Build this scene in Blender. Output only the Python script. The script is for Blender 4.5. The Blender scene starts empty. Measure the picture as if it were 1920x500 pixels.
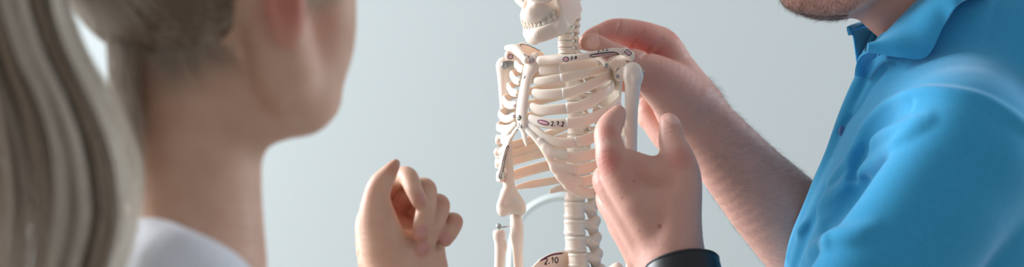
import bpy, math, random
import numpy as np
from mathutils import Vector, Matrix
from mathutils.bvhtree import BVHTree

random.seed(7); RNG = np.random.default_rng(7)
SC = bpy.context.scene
COL = SC.collection
F_PX = 3280.0            # focal length in pixels of the 1920 px wide frame
CAM_Z = 1.45

def P(px, py, D):
    return np.array([(px - 960.0) / F_PX * D, D, CAM_Z + (250.0 - py) / F_PX * D])
def RR(r, D):
    return r * D / F_PX
def unit(v):
    v = np.asarray(v, float); return v / (np.linalg.norm(v) + 1e-12)

# ---------------------------------------------------------------- signed distance shapes
MARGIN = 0.03
class Node:
    lo = hi = None
    def far(self, c, R):
        q = np.maximum(np.maximum(self.lo - c, c - self.hi), 0)
        return math.sqrt(float(q @ q)) - R
    def ev(self, X, c, R):
        g = self.far(c, R)
        if g > MARGIN: return np.full(len(X), g + 0.01, np.float32)
        return self.d(X, c, R)

class Cone(Node):        # capsule whose radius runs from ra to rb, optionally flattened along n
    def __init__(s, a, b, ra, rb, n=None, sq=1.0):
        s.a = np.asarray(a, np.float32); s.b = np.asarray(b, np.float32); s.ra, s.rb = ra, rb
        s.n = None if n is None else unit(n).astype(np.float32); s.sq = sq
        r = max(ra, rb) * max(1.0, sq)
        s.lo = np.minimum(s.a, s.b) - r; s.hi = np.maximum(s.a, s.b) + r
    def d(s, X, c, R):
        p = X - s.a; ab = s.b - s.a
        if s.n is not None:
            p = p + np.outer(p @ s.n, s.n) * (1 / s.sq - 1)
            ab = ab + s.n * float(ab @ s.n) * (1 / s.sq - 1)
        L = float(ab @ ab) + 1e-12
        t = np.clip(p @ ab / L, 0, 1)
        e = p - t[:, None] * ab
        ln = np.sqrt((e * e).sum(1) + 1e-14)
        dd = ln - (s.ra + (s.rb - s.ra) * t)
        if s.n is not None and s.sq < 1:
            en = np.abs(e @ s.n) / ln
            dd = dd / np.sqrt(1 + (1 / s.sq ** 2 - 1) * en * en)
        return dd

class Ell(Node):         # ellipsoid: centre, radii, axes as rows
    def __init__(s, c, r, ax=None):
        s.c = np.asarray(c, np.float32); s.r = np.asarray(r, np.float32)
        s.ax = np.eye(3, dtype=np.float32) if ax is None else np.asarray(ax, np.float32)
        m = float(s.r.max()); s.lo = s.c - m; s.hi = s.c + m
    def d(s, X, c, R):
        q = (X - s.c) @ s.ax.T
        k0 = np.sqrt(((q / s.r) ** 2).sum(1)) + 1e-9
        k1 = np.sqrt(((q / s.r ** 2) ** 2).sum(1)) + 1e-9
        return k0 * (k0 - 1) / k1

class Prism(Node):       # rounded slab over a polygon in the plane (o, u, v)
    def __init__(s, o, u, v, poly, t, r):
        s.o = np.asarray(o, float); s.u = unit(u); s.v = unit(np.asarray(v) - s.u * np.dot(v, s.u)); s.n = np.cross(s.u, s.v)
        s.poly = np.asarray(poly, float); s.t, s.r = t, min(r, t)
        w = np.array([s.o + a * s.u + b * s.v for a, b in s.poly])
        s.lo = w.min(0) - t; s.hi = w.max(0) + t
    def d(s, X, c, R):
        q = X - s.o; x = q @ s.u; y = q @ s.v; z = np.abs(q @ s.n)
        dm = np.full(len(X), 1e9); sg = np.ones(len(X)); N = len(s.poly)
        for i in range(N):
            ax_, ay_ = s.poly[i]; bx, by = s.poly[i - 1]
            ex, ey = bx - ax_, by - ay_; wx, wy = x - ax_, y - ay_
            t = np.clip((wx * ex + wy * ey) / (ex * ex + ey * ey + 1e-18), 0, 1)
            dx, dy = wx - ex * t, wy - ey * t
            dm = np.minimum(dm, dx * dx + dy * dy)
            c1 = y >= ay_; c2 = y < by; c3 = ex * wy > ey * wx
            flip = (c1 & c2 & c3) | (~c1 & ~c2 & ~c3)
            sg = np.where(flip, -sg, sg)
        d2 = sg * np.sqrt(dm)
        a = d2 + s.r; b = z - s.t + s.r
        return np.minimum(np.maximum(a, b), 0) + np.sqrt(np.maximum(a, 0) ** 2 + np.maximum(b, 0) ** 2) - s.r

def prism_px(poly, pl, t, r):
    """polygon given in frame pixels on the plane through three (px,py,D) points"""
    A, B, C_ = [P(*q) for q in pl]
    n = unit(np.cross(B - A, C_ - A)); u = unit(B - A); v = np.cross(n, u)
    cam = np.array([0, 0, CAM_Z]); pp = []
    for x, y in poly:
        dr = P(x, y, 1.0) - cam
        k = np.dot(A - cam, n) / np.dot(dr, n); w = cam + dr * k - A
        pp.append((np.dot(w, u), np.dot(w, v)))
    return Prism(A, u, v, pp, t, r)

def smin(a, b, k):
    if k <= 0: return np.minimum(a, b)
    h = np.maximum(k - np.abs(a - b), 0) / k
    return np.minimum(a, b) - h * h * k * 0.25

class U(Node):
    def __init__(s, k, *ch):
        s.k = k; s.ch = [c for c in ch if c is not None]
        s.lo = np.min([c.lo for c in s.ch], 0) - k * .3; s.hi = np.max([c.hi for c in s.ch], 0) + k * .3
    def d(s, X, c, R):
        r = None
        for n in s.ch:
            v = n.ev(X, c, R)
            r = v if r is None else smin(r, v, s.k)
        return r
class Sub(Node):
    def __init__(s, a, b, k=0.0):
        s.A, s.B, s.k = a, b, k; s.lo, s.hi = a.lo, a.hi
    def d(s, X, c, R):
        return -smin(-s.A.ev(X, c, R), s.B.ev(X, c, R), s.k)
class Int(Node):
    def __init__(s, a, b, k=0.0):
        s.A, s.B, s.k = a, b, k; s.lo, s.hi = a.lo, a.hi
    def d(s, X, c, R):
        return -smin(-s.A.ev(X, c, R), -s.B.ev(X, c, R), s.k)
class Warp(Node):        # adds fn(X) to the distance
    def __init__(s, a, fn, pad=0.006):
        s.A, s.fn = a, fn; s.lo, s.hi = a.lo - pad, a.hi + pad
    def d(s, X, c, R):
        return s.A.ev(X, c, R) + s.fn(X)
class Half(Node):        # everything on the side of n away from +n
    def __init__(s, o, n):
        s.o = np.asarray(o, float); s.n = unit(n); s.lo = np.full(3, -9.); s.hi = np.full(3, 9.)
    def d(s, X, c, R): return (X - s.o) @ s.n

def chain(pts, k=0.0, n=None, sq=1.0, sub=5):
    """pts: (px,py,D,r_px[,k]) joined by tapered capsules along a smooth curve"""
    Q = np.array([p[:4] for p in pts], float)
    if len(Q) > 2: Q = spline(Q, sub)
    W = [(P(x, y, D), max(RR(r, D), 1e-4)) for x, y, D, r in Q]
    if len(W) == 1: return Ell(W[0][0], [W[0][1]] * 3)
    return U(0, *[Cone(W[i][0], W[i + 1][0], W[i][1], W[i + 1][1], n, sq) for i in range(len(W) - 1)])
def ball(px, py, D, rx, ry=None, rz=None, ax=None):
    ry = rx if ry is None else ry; rz = rx if rz is None else rz      # px radii: across, deep, up
    return Ell(P(px, py, D), [RR(rx, D), RR(ry, D), RR(rz, D)], ax)

# ---------------------------------------------------------------- surface from a distance field (naive surface nets, in blocks)
def sdf_mesh(node, vox, lo=None, hi=None, nb=20):
    lo = (node.lo if lo is None else np.asarray(lo, float)) - 2 * vox
    hi = (node.hi if hi is None else np.asarray(hi, float)) + 2 * vox
    dim = np.ceil((hi - lo) / vox).astype(int) + 1
    G = dim + 2
    V, K, FQ = [], [], []
    g = np.arange(nb + 1); gi = np.stack(np.meshgrid(g, g, g, indexing='ij'), -1)
    half = nb * vox * 0.5; R = half * math.sqrt(3) + vox
    def cid(i): return (i[..., 0].astype(np.int64) * G[1] + i[..., 1]) * G[2] + i[..., 2]
    for bx in range(0, dim[0], nb):
        for by in range(0, dim[1], nb):
            for bz in range(0, dim[2], nb):
                b0 = np.array([bx, by, bz]); c = lo + b0 * vox + half
                if node.far(c, R) > vox: continue
                v0 = float(node.ev(c[None].astype(np.float32), c, 0.001)[0])
                if abs(v0) > R * 1.35: continue
                X = (lo + (gi + b0) * vox).reshape(-1, 3).astype(np.float32)
                f = np.asarray(node.ev(X, c, R), np.float32).reshape(nb + 1, nb + 1, nb + 1)
                s = f < 0
                if s.all() or not s.any(): continue
                acc = np.zeros((nb, nb, nb, 3)); cnt = np.zeros((nb, nb, nb))
                ii = np.stack(np.meshgrid(np.arange(nb), np.arange(nb), np.arange(nb), indexing='ij'), -1)
                for ax in range(3):
                    o = [a for a in range(3) if a != ax]
                    sl0 = [slice(None)] * 3; sl1 = [slice(None)] * 3
                    sl0[ax] = slice(0, nb); sl1[ax] = slice(1, nb + 1)
                    f0, f1 = f[tuple(sl0)], f[tuple(sl1)]
                    ch = (f0 < 0) != (f1 < 0)
                    t = np.where(ch, f0 / np.where(ch, f0 - f1, 1), 0)
                    for da in (0, 1):
                        for db in (0, 1):
                            w = [slice(0, nb)] * 3
                            w[o[0]] = slice(da, da + nb); w[o[1]] = slice(db, db + nb)
                            m = ch[tuple(w)]; off = np.zeros(3); off[o[0]] = da; off[o[1]] = db
                            pos = np.zeros((nb, nb, nb, 3)) + off
                            pos[..., ax] += t[tuple(w)]
                            acc += pos * m[..., None]; cnt += m
                    # faces for edges whose origin lies in this block
                    w = tuple([slice(0, nb)] * 3); m = ch[w]
                    e = np.argwhere(m)
                    if len(e):
                        u, v = (ax + 1) % 3, (ax + 2) % 3
                        E = e + b0; inside = f0[w][m] < 0
                        du = np.zeros(3, int); du[u] = 1; dv = np.zeros(3, int); dv[v] = 1
                        q = np.stack([cid(E + 1), cid(E - du + 1), cid(E - du - dv + 1), cid(E - dv + 1)], 1)
                        q[~inside] = q[~inside][:, ::-1]
                        FQ.append(q)
                a = cnt > 0
                V.append(lo + (ii[a] + b0 + acc[a] / cnt[a][:, None]) * vox)
                K.append(cid(ii[a] + b0 + 1))
    V = np.concatenate(V); K = np.concatenate(K); FQ = np.concatenate(FQ)
    order = np.argsort(K); K = K[order]; V = V[order]
    idx = np.searchsorted(K, FQ); idx = np.minimum(idx, len(K) - 1)
    ok = (K[idx] == FQ).all(1)
    return V, idx[ok]

def np_mesh(name, V, Fq, mat, parent=None, smooth=True, attrs=None):
    me = bpy.data.meshes.new(name)
    V = np.asarray(V, np.float32); Fq = np.asarray(Fq, np.int32)
    me.vertices.add(len(V)); me.vertices.foreach_set('co', V.ravel())
    k = Fq.shape[1]
    me.loops.add(Fq.size); me.loops.foreach_set('vertex_index', Fq.ravel())
    me.polygons.add(len(Fq)); me.polygons.foreach_set('loop_start', np.arange(0, Fq.size, k, dtype=np.int32))
    me.update(calc_edges=True)
    me.polygons.foreach_set('use_smooth', np.full(len(Fq), smooth))
    for an, av in (attrs or {}).items():
        a = me.attributes.new(an, 'FLOAT', 'POINT'); a.data.foreach_set('value', np.asarray(av, np.float32))
    me.validate()
    if mat: me.materials.append(mat)
    o = bpy.data.objects.new(name, me); COL.objects.link(o)
    if parent: put(o, parent)
    return o
def world(q):
    return q.matrix_basis.copy() if q.parent is None else world(q.parent) @ q.matrix_parent_inverse @ q.matrix_basis
def put(o, parent):
    o.parent = parent; o.matrix_parent_inverse = world(parent).inverted()
def solid(name, node, vox, mat, parent=None, attrs=None):
    V, Fq = sdf_mesh(node, vox)
    return np_mesh(name, V, Fq, mat, parent, attrs=None if attrs is None else {k: fn(V) for k, fn in attrs.items()})
def empty(name, loc, label=None, cat=None, group=None):
    o = bpy.data.objects.new(name, None); COL.objects.link(o); o.location = loc; o.empty_display_size = .05
    if label: tag(o, label, cat, group)
    return o
def tag(o, label, cat, group=None):
    o['label'] = label; o['category'] = cat
    if group: o['group'] = group

def spline(pts, n=8):
    """Catmull-Rom through rows of pts"""
    pts = np.asarray(pts, float); q = np.vstack([2 * pts[0] - pts[1], pts, 2 * pts[-1] - pts[-2]]); out = []
    for i in range(1, len(q) - 2):
        for t in np.linspace(0, 1, n, endpoint=False):
            a, b, c, d = q[i - 1], q[i], q[i + 1], q[i + 2]
            out.append(.5 * (2 * b + (c - a) * t + (2 * a - 5 * b + 4 * c - d) * t * t + (3 * b - a - 3 * c + d) * t ** 3))
    out.append(q[-2]); return np.array(out)
def sweep(name, C_, hw, hh, up, mat, parent=None, m=14, pw=2.6, round_ends=True):
    """tube along C_ with a superellipse section: half width hw along the frame normal, hh along `up` made perpendicular"""
    C_ = np.asarray(C_, float); N = len(C_)
    hw = np.broadcast_to(hw, N).astype(float).copy(); hh = np.broadcast_to(hh, N).astype(float).copy()
    up = np.broadcast_to(up, (N, 3))
    T = np.gradient(C_, axis=0)
    if round_ends:
        s = np.r_[0, np.cumsum(np.linalg.norm(np.diff(C_, axis=0), axis=1))]
        for arr in (hw, hh):
            r0 = max(arr[0], 1e-5); e = np.clip(np.minimum(s, s[-1] - s if round_ends != 'start' else s + 1) / r0, 0, 1) if round_ends != 'end' else np.clip((s[-1] - s) / r0, 0, 1)
            arr *= np.maximum(np.sqrt(np.clip(1 - (1 - e) ** 2, 0, 1)), .25)
    V = []
    th = np.linspace(0, 2 * math.pi, m, endpoint=False)
    cx = np.sign(np.cos(th)) * np.abs(np.cos(th)) ** (2 / pw); cy = np.sign(np.sin(th)) * np.abs(np.sin(th)) ** (2 / pw)
    for i in range(N):
        t = unit(T[i]); u = unit(up[i] - t * np.dot(up[i], t)); w = np.cross(t, u)
        V.append(C_[i] + np.outer(cx * hw[i], w) + np.outer(cy * hh[i], u))
    V = np.concatenate(V); Fq = []
    for i in range(N - 1):
        for j in range(m):
            k = (j + 1) % m; Fq.append((i * m + j, i * m + k, (i + 1) * m + k, (i + 1) * m + j))
    me_v = np.vstack([V, C_[0], C_[-1]])
    for j in range(0, m, 2):
        a, b, c = j, (j + 1) % m, (j + 2) % m
        Fq.append((len(V), c, b, a)); e = (N - 1) * m; Fq.append((len(V) + 1, e + a, e + b, e + c))
    return np_mesh(name, me_v, Fq, mat, parent)

# ---------------------------------------------------------------- materials
def srgb(r, g, b):
    f = lambda c: ((c / 255 + .055) / 1.055) ** 2.4 if c / 255 > .04045 else c / 255 / 12.92
    return (f(r), f(g), f(b), 1)
def mat(name, col, rough=.5, sss=0, sssr=(1, .4, .2), sscale=.003, metal=0, bump=0, bscale=300, coat=0, sheen=0, vary=None, vscale=60, spec=.5):
    m = bpy.data.materials.new(name); m.use_nodes = True; nt = m.node_tree; b = nt.nodes['Principled BSDF']
    b.inputs['Base Color'].default_value = col; b.inputs['Roughness'].default_value = rough; b.inputs['Metallic'].default_value = metal
    b.inputs['Specular IOR Level'].default_value = spec
    if sss:
        b.inputs['Subsurface Weight'].default_value = sss; b.inputs['Subsurface Radius'].default_value = sssr; b.inputs['Subsurface Scale'].default_value = sscale
    if coat: b.inputs['Coat Weight'].default_value = coat; b.inputs['Coat Roughness'].default_value = .2
    if sheen: b.inputs['Sheen Weight'].default_value = sheen
    tc = nt.nodes.new('ShaderNodeTexCoord')
    if vary:
        n = nt.nodes.new('ShaderNodeTexNoise'); n.inputs['Scale'].default_value = vscale; n.inputs['Detail'].default_value = 4
        r = nt.nodes.new('ShaderNodeMix'); r.data_type = 'RGBA'
        nt.links.new(tc.outputs['Object'], n.inputs['Vector'])
        mr = nt.nodes.new('ShaderNodeMapRange'); mr.inputs[1].default_value = .35; mr.inputs[2].default_value = .65
        nt.links.new(n.outputs['Fac'], mr.inputs['Value']); nt.links.new(mr.outputs['Result'], r.inputs['Factor'])
        r.inputs['A'].default_value = col; r.inputs['B'].default_value = vary
        nt.links.new(r.outputs['Result'], b.inputs['Base Color'])
    if bump:
        n = nt.nodes.new('ShaderNodeTexNoise'); n.inputs['Scale'].default_value = bscale; n.inputs['Detail'].default_value = 5
        bp = nt.nodes.new('ShaderNodeBump'); bp.inputs['Strength'].default_value = bump; bp.inputs['Distance'].default_value = .001
        nt.links.new(tc.outputs['Object'], n.inputs['Vector']); nt.links.new(n.outputs['Fac'], bp.inputs['Height']); nt.links.new(bp.outputs['Normal'], b.inputs['Normal'])
    return m
# ================================================================ ROOM, CAMERA, LIGHT
M_bone = mat('ivory_bone_plastic', srgb(234, 218, 204), rough=.38, sss=.55, sssr=(1, .52, .32), sscale=.006, bump=.06, bscale=500, vary=srgb(238, 226, 214), vscale=40)
M_steel = mat('brushed_steel', srgb(168, 168, 166), rough=.32, metal=1)
M_dsteel = mat('dull_dark_screw_steel', srgb(120, 118, 108), rough=.45, metal=1)
M_ink = mat('black_ink', srgb(26, 20, 30), rough=.6)
M_violet = mat('violet_ink', srgb(96, 40, 84), rough=.6)
M_pink = mat('faded_pink_ink', srgb(226, 170, 176), rough=.6)
M_blue = mat('blue_ink', srgb(84, 92, 160), rough=.6)

YAW = math.radians(38); CY, SY = math.cos(YAW), math.sin(YAW)
FR = np.array([-SY, -CY, 0]); LF = np.array([CY, -SY, 0]); UPV = np.array([0, 0, 1.])     # skeleton's front, its left, up
RATIO = .75
KA = math.sqrt(CY ** 2 + (RATIO * SY) ** 2); DEL = math.atan2(RATIO * SY, CY)
PY = [95, 105, 120, 140, 165, 190, 220, 250, 300, 340, 370]
CX = [1045, 1045, 1046, 1050, 1052, 1053, 1054, 1055, 1054, 1052, 1050]
HW = [50, 64, 82, 95, 103, 113, 122, 126, 127, 121, 112]
D0 = 1.6
def prof(py): return np.interp(py, PY, CX), np.interp(py, PY, HW)
def cage(th, py, off=0.0):
    """point on the rib cage at angle th (-90 front, 0 its left, 90 back), off metres outward"""
    cx, h = prof(py); a = h * D0 / F_PX / KA + off; b = a * RATIO if not off else h * D0 / F_PX / KA * RATIO + off
    x, y = a * math.cos(th), b * math.sin(th)
    X = x * CY + y * SY; Y = -x * SY + y * CY
    return P(cx + X * F_PX / D0, py, D0 + Y)
def th_front(px, py):
    cx, h = prof(py); return DEL - math.acos(max(-1, min(1, (px - cx) / h)))
def th_back(px, py):
    cx, h = prof(py); return DEL + math.acos(max(-1, min(1, (px - cx) / h)))
def liftF(px, py, off=0.0): 
    w = cage(th_front(px, py), py, off); D = w[1]
    return P(px, py, D)
def cage_normal(th):
    n = np.array([math.cos(th) * RATIO, math.sin(th), 0]); return unit(n[0] * LF - n[1] * FR)

SK = empty('anatomical_skeleton_model', tuple(P(1078, 520, 1.612)), 'small ivory plastic skeleton model marked with ink, standing before the pale wall', 'skeleton model')

def rib(side, front, back_end, seam=None, hh=.0037, ht=.0016, back=None, name='rib'):
    tp = [(th_front(*p), p[1]) for p in front]
    if side > 0:
        t1 = math.radians(84)
    else:
        t1 = math.radians(96 - 360)
    if back: tp += [(th_back(*p) - (2 * math.pi if side < 0 else 0), p[1]) for p in back]
    tl, pl = tp[-1]
    n = max(2, int(abs(t1 - tl) / .35))
    for i in range(1, n + 1):
        f = i / n; tp.append((tl + (t1 - tl) * f, pl + (back_end - pl) * f ** 1.3))
    tp = spline(tp, 7)
    W = np.array([cage(t, p, -ht) for t, p in tp])
    # run in to the spine
    e = W[-1] + .010 * FR * .6 - side * LF * .002
    W = np.vstack([W, W[-1] * .4 + e * .6, e])
    nor = np.array([cage_normal(t) for t, _ in tp]); nor = np.vstack([nor, nor[-1], nor[-1]])
    N = len(W)
    hv = np.full(N, hh * 1.1); tv = np.full(N, ht)
    hv[-8:] *= np.linspace(1, .7, 8); 
    if seam is None:
        return sweep(name, W, hv, tv, nor, M_bone, SK)
    j = int(np.argmin([abs((960 + (w[0]) / w[1] * F_PX) - seam) + (0 if i < N * .5 else 999) for i, w in enumerate(W)]))
    r = sweep(name, W[j:], hv[j:], tv[j:], nor[j:], M_bone, SK, round_ends='end')
    sweep('costal_cartilage', W[:j + 3], hv[:j + 3] * .98, tv[:j + 3] * .965, nor[:j + 3], M_bone, r, round_ends='start')
    return r

# its left ribs (right in the photograph)
rib(1, [(1008, 131), (1030, 131), (1062, 127), (1095, 122), (1120, 117)], 104, 1050, hh=.0042)
rib(1, [(999, 153), (1015, 152), (1040, 148), (1080, 142), (1115, 134), (1136, 127)], 116, 1050)
rib(1, [(994, 174), (1015, 177), (1040, 176), (1065, 174), (1091, 166), (1118, 155), (1139, 144)], 131, 1054, hh=.0043)
rib(1, [(990, 199), (1012, 206), (1040, 205), (1078, 201), (1110, 190), (1135, 174), (1152, 160)], 147, 1060, hh=.0043)
rib(1, [(987, 221), (1008, 228), (1035, 232), (1062, 231), (1090, 228), (1115, 220), (1142, 207), (1163, 190)], 166, 1064, hh=.0043)
rib(1, [(984, 234), (1003, 246), (1020, 258), (1040, 266), (1065, 268), (1090, 264), (1116, 256), (1150, 240), (1174, 225)], 186, 1080, hh=.0043)
rib(1, [(1040, 287), (1060, 293), (1085, 294), (1112, 289), (1150, 274), (1178, 258)], 207, None, hh=.0043)
rib(1, [(1052, 312), (1070, 318), (1092, 317), (1115, 311), (1150, 296), (1180, 280)], 229, None, hh=.0043)
rib(1, [(1066, 334), (1085, 340), (1105, 338), (1130, 330), (1160, 314), (1178, 300)], 253, None, hh=.0043)
rib(1, [(1078, 356), (1098, 362), (1120, 358), (1150, 344), (1172, 330)], 277, None, hh=.0043)
# its right ribs (left in the photograph)
rib(-1, [(980, 130), (971, 128), (966, 122)], 104, None, hh=.0034)
rib(-1, [(974, 154), (963, 150), (957, 141)], 117, None, hh=.0031)
rib(-1, [(970, 175), (958, 173), (951, 164)], 132, None, hh=.0033)
rib(-1, [(968, 196), (951, 197), (942, 188)], 148, None, hh=.0033)
rib(-1, [(966, 216), (947, 223), (935, 216)], 168, None, hh=.0033)
rib(-1, [(966, 232), (950, 241), (931, 239)], 190, None, hh=.0033)
rib(-1, [(952, 252), (938, 262), (929, 260)], 212, None, hh=.0034, back=[(950, 272), (1005, 258)])
rib(-1, [(948, 274), (936, 286), (928, 286)], 238, None, hh=.0041, back=[(936, 290), (975, 283), (1020, 270)])
rib(-1, [(945, 292), (936, 306), (929, 306)], 268, None, hh=.0044, back=[(948, 304), (980, 295), (1020, 285)])
rib(-1, [(942, 318), (936, 328), (933, 330)], 296, None, hh=.0046, back=[(950, 331), (985, 321), (1032, 309)])
# floating ribs
def floating(px, hh):
    tp = spline([(th_back(*p), p[1]) for p in px], 8); W = np.array([cage(t, p, -.002) for t, p in tp])
    nor = np.array([cage_normal(t) for t, _ in tp]); N = len(W)
    return sweep('rib', W, np.full(N, hh) * np.interp(np.linspace(0, 1, N), [0, .35, 1], [.5, 1, 1]), np.full(N, .0015), nor, M_bone, SK)
floating([(962, 352), (985, 347), (1015, 342), (1050, 336), (1085, 326)], .0038)
solid('transverse_process', U(.002, chain([(1034, 358, 1.6, 4.5), (1052, 352, 1.607, 7), (1068, 350, 1.612, 9)])), .0006, M_bone, SK)

# costal margins
def L(px, py, r, off=0.0): w = liftF(px, py, off); return (px, py, w[1], r)
nL = cage_normal(math.radians(-55)); nR = cage_normal(math.radians(-135))
arch = U(.003,
    chain([L(987, 242, 5.5), L(1002, 256, 6), L(1015, 272, 6.5), L(1028, 292, 7), L(1042, 317, 8), L(1056, 337, 8), L(1071, 352, 8), L(1090, 361, 8), L(1118, 362, 8)], .002, nL, .5),
    chain([L(1024, 278, 6), L(1040, 287, 7.5), L(1060, 292, 7)], .002, nL, .5),
    chain([L(1040, 314, 8), L(1054, 314, 8), L(1075, 318, 7)], .002, nL, .5),
    chain([L(1052, 330, 8), L(1066, 335, 9), L(1088, 340, 7)], .002, nL, .5),
    chain([L(1066, 348, 8), L(1082, 356, 8), L(1104, 360, 7)], .002, nL, .5),
    chain([L(1015, 262, 4), L(1034, 281, 4.5)], .002, nL, .5))
solid('costal_arch', arch, .0005, M_bone, SK)
archR = U(.0025,
    chain([L(970, 240, 4), L(962, 251, 5), L(953, 268, 6), L(947, 286, 6.5), L(942, 308, 6), L(938, 331, 5)], .002, nR, .5), *[ball(x, y, liftF(x + 1, y)[1] + .003, r, r, r * .95) for x, y, r in ((936, 263, 8), (934, 285, 8.5), (936, 307, 8), (938, 328, 7.5))],
    chain([L(966, 232, 4), L(952, 247, 5), L(940, 256, 5)], .002, nR, .5),
    chain([L(956, 258, 5), L(944, 266, 6)], .002, nR, .5), chain([L(950, 276, 5), L(938, 284, 6)], .002, nR, .5),
    chain([L(946, 292, 5), L(936, 304, 5)], .002, nR, .5), chain([L(942, 312, 5), L(935, 326, 5)], .002, nR, .5))
solid('costal_arch', archR, .0005, M_bone, SK)

# sternum
st = U(.003,
    chain([L(1003, 111, 13, .001), L(997, 122, 16, .001), L(990, 138, 12, .001), L(986, 154, 11, .001), L(981, 186, 12.5, .001), L(978, 212, 13, .001), L(979, 234, 11, .001)], .003, FR, .42),
    chain([L(985, 112, 9, .001), L(1000, 116, 10, .001)], .002, FR, .5),
    chain([L(981, 243, 6, .001), L(984, 258, 5.5, .001), L(987, 272, 3, .001)], .002, FR, .5))
sternum = solid('sternum', st, .0005, M_bone, SK)
def screw(px, py, D, r, axis, m, parent, name='screw', length=.004):
    """cross-head screw: shallow domed head with a recessed cross"""
    c = P(px, py, D); a = unit(axis); u = unit(np.cross(a, [0.13, .2, 1])); v = np.cross(a, u); rr = RR(r, D)
    head = Int(Ell(c, [rr, rr, rr * .6], [u, v, a]), Half(c - a * rr * .25, -a), .0003)
    body = Cone(c - a * length, c, rr * .5, rr * .5)
    cr = U(0, Cone(c + a * rr * .62 - u * rr * .55, c + a * rr * .62 + u * rr * .55, rr * .16, rr * .16), Cone(c + a * rr * .62 - v * rr * .55, c + a * rr * .62 + v * rr * .55, rr * .16, rr * .16))
    return solid(name, Sub(U(.0003, head, body), cr), max(.00016, rr / 12), m, parent)
w = liftF(974, 221, .0042)
screw(974, 221, w[1], 6.2, FR * .8 + np.array([-.2, 0, 0]), M_dsteel, sternum)

# clavicles
cl = chain([(1014, 113, 1.5665, 8.5), (1028, 112, 1.563, 8.5), (1052, 110, 1.556, 7.5), (1088, 106, 1.550, 6.5), (1120, 101, 1.551, 6.5), (1150, 96, 1.556, 6.5), (1168, 97, 1.560, 6.5)], .003)
clav = solid('clavicle', cl, .0005, M_bone, SK)
clr = chain([(988, 112, 1.572, 8), (976, 101, 1.583, 8.5), (964, 91, 1.6, 8), (951, 90, 1.622, 5.5)], .003)
solid('clavicle', clr, .0005, M_bone, SK)

# shoulder blades
sr = U(.002, prism_px([(974, 85), (984, 81), (1000, 88), (1017, 97), (1030, 118), (1000, 150), (985, 170), (968, 120)], [(976, 84, 1.634), (1016, 96, 1.645), (985, 150, 1.64)], .0014, .0012),
       chain([(980, 84, 1.634, 5), (962, 92, 1.628, 6), (953, 104, 1.625, 7), (966, 108, 1.625, 8)], .002), chain([(966, 108, 1.63, 8), (962, 122, 1.64, 9)], .002))
solid('scapula', sr, .0006, M_bone, SK)
sl = U(.002, prism_px([(1128, 112), (1168, 116), (1166, 150), (1163, 190), (1172, 230), (1176, 270), (1150, 240), (1120, 170), (1112, 128)], [(1128, 112, 1.6), (1168, 116, 1.575), (1172, 230, 1.592)], .0014, .0012),
       chain([(1146, 112, 1.60, 5), (1178, 106, 1.568, 7), (1183, 102, 1.562, 7)], .002), chain([(1150, 122, 1.59, 8), (1160, 130, 1.575, 11), (1161, 142, 1.575, 10)], .003),
       chain([(1122, 108, 1.566, 4.2), (1130, 114, 1.562, 4.2), (1139, 122, 1.558, 5.2)], .0015))
scl = solid('scapula', sl, .0006, M_bone, SK)
acr = solid('acromion', U(.002, chain([(1172, 97, 1.560, 8), (1182, 104, 1.558, 7.5), (1183, 109, 1.56, 6)], .002)), .0005, M_bone, scl)
screw(1137, 123, 1.5535, 4.6, [0, -1, .15], M_steel, scl)

# upper arm bones
hl = U(.003, chain([(1186, 134, 1.550, 18), (1187, 141, 1.550, 18.5)], .003), chain([(1181, 135, 1.557, 15), (1168, 139, 1.566, 13)], .003),
       chain([(1187, 145, 1.550, 17), (1186, 170, 1.551, 14.2), (1184, 205, 1.552, 12.5), (1183, 265, 1.553, 11.8), (1182, 350, 1.555, 12), (1181, 392, 1.556, 14)], .004),
       chain([(1166, 402, 1.557, 11), (1181, 408, 1.556, 11), (1197, 402, 1.556, 11)], .006))
groove = chain([(1180, 142, 1.5392, 5.6), (1181, 158, 1.5412, 4.0), (1181, 182, 1.5436, 1.4)], .002)
humL = solid('humerus', Sub(hl, groove, .003), .0005, M_bone, SK)
hr = U(.003, chain([(945, 121, 1.640, 14), (947, 126, 1.640, 14.5)], .002), chain([(950, 120, 1.648, 13), (960, 122, 1.652, 12)], .003),
       chain([(945, 128, 1.640, 14), (945, 158, 1.639, 11), (947, 205, 1.638, 9.5), (950, 260, 1.638, 9.5), (953, 330, 1.638, 10.5), (955, 352, 1.638, 11.5)], .004),
       chain([(950, 362, 1.638, 11), (940, 388, 1.636, 9.5), (944, 396, 1.634, 8)], .004), chain([(960, 362, 1.639, 11), (975, 384, 1.640, 10.5), (977, 394, 1.640, 8)], .004),
       chain([(952, 362, 1.64, 12), (957, 390, 1.641, 11)], .003), chain([(943, 396, 1.634, 9), (958, 394, 1.637, 7.5), (974, 394, 1.638, 10)], .004))
humR = solid('humerus', Sub(hr, ball(957, 386, 1.628, 6, 4, 9), .003), .0005, M_bone, SK)
# forearm bones
ul = U(.003, chain([(968, 411, 1.641, 11), (969, 425, 1.640, 12.5), (970, 445, 1.64, 12), (971, 470, 1.64, 9.8), (973, 520, 1.64, 8.8), (974, 580, 1.64, 8)], .004), chain([(964, 409, 1.65, 8), (972, 400, 1.652, 8)], .003))
ulna = solid('ulna', Sub(ul, ball(972, 402, 1.634, 9, 7, 6), .002), .0005, M_bone, SK)
ra = U(.002, chain([(936, 438, 1.636, 12.2), (936, 441, 1.636, 11.8)], .002), chain([(936, 446, 1.636, 10), (938, 464, 1.636, 10.5), (937, 492, 1.636, 10), (936, 540, 1.636, 9.5), (937, 585, 1.637, 9)], .004), ball(946, 461, 1.636, 5, 6, 11))
rad = solid('radius', Int(ra, Half(P(936, 430, 1.636), [0, 0, 1]), .0015), .0005, M_bone, SK)
screw(935, 423, 1.634, 5.0, [-.3, -.85, .45], M_steel, rad)
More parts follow.
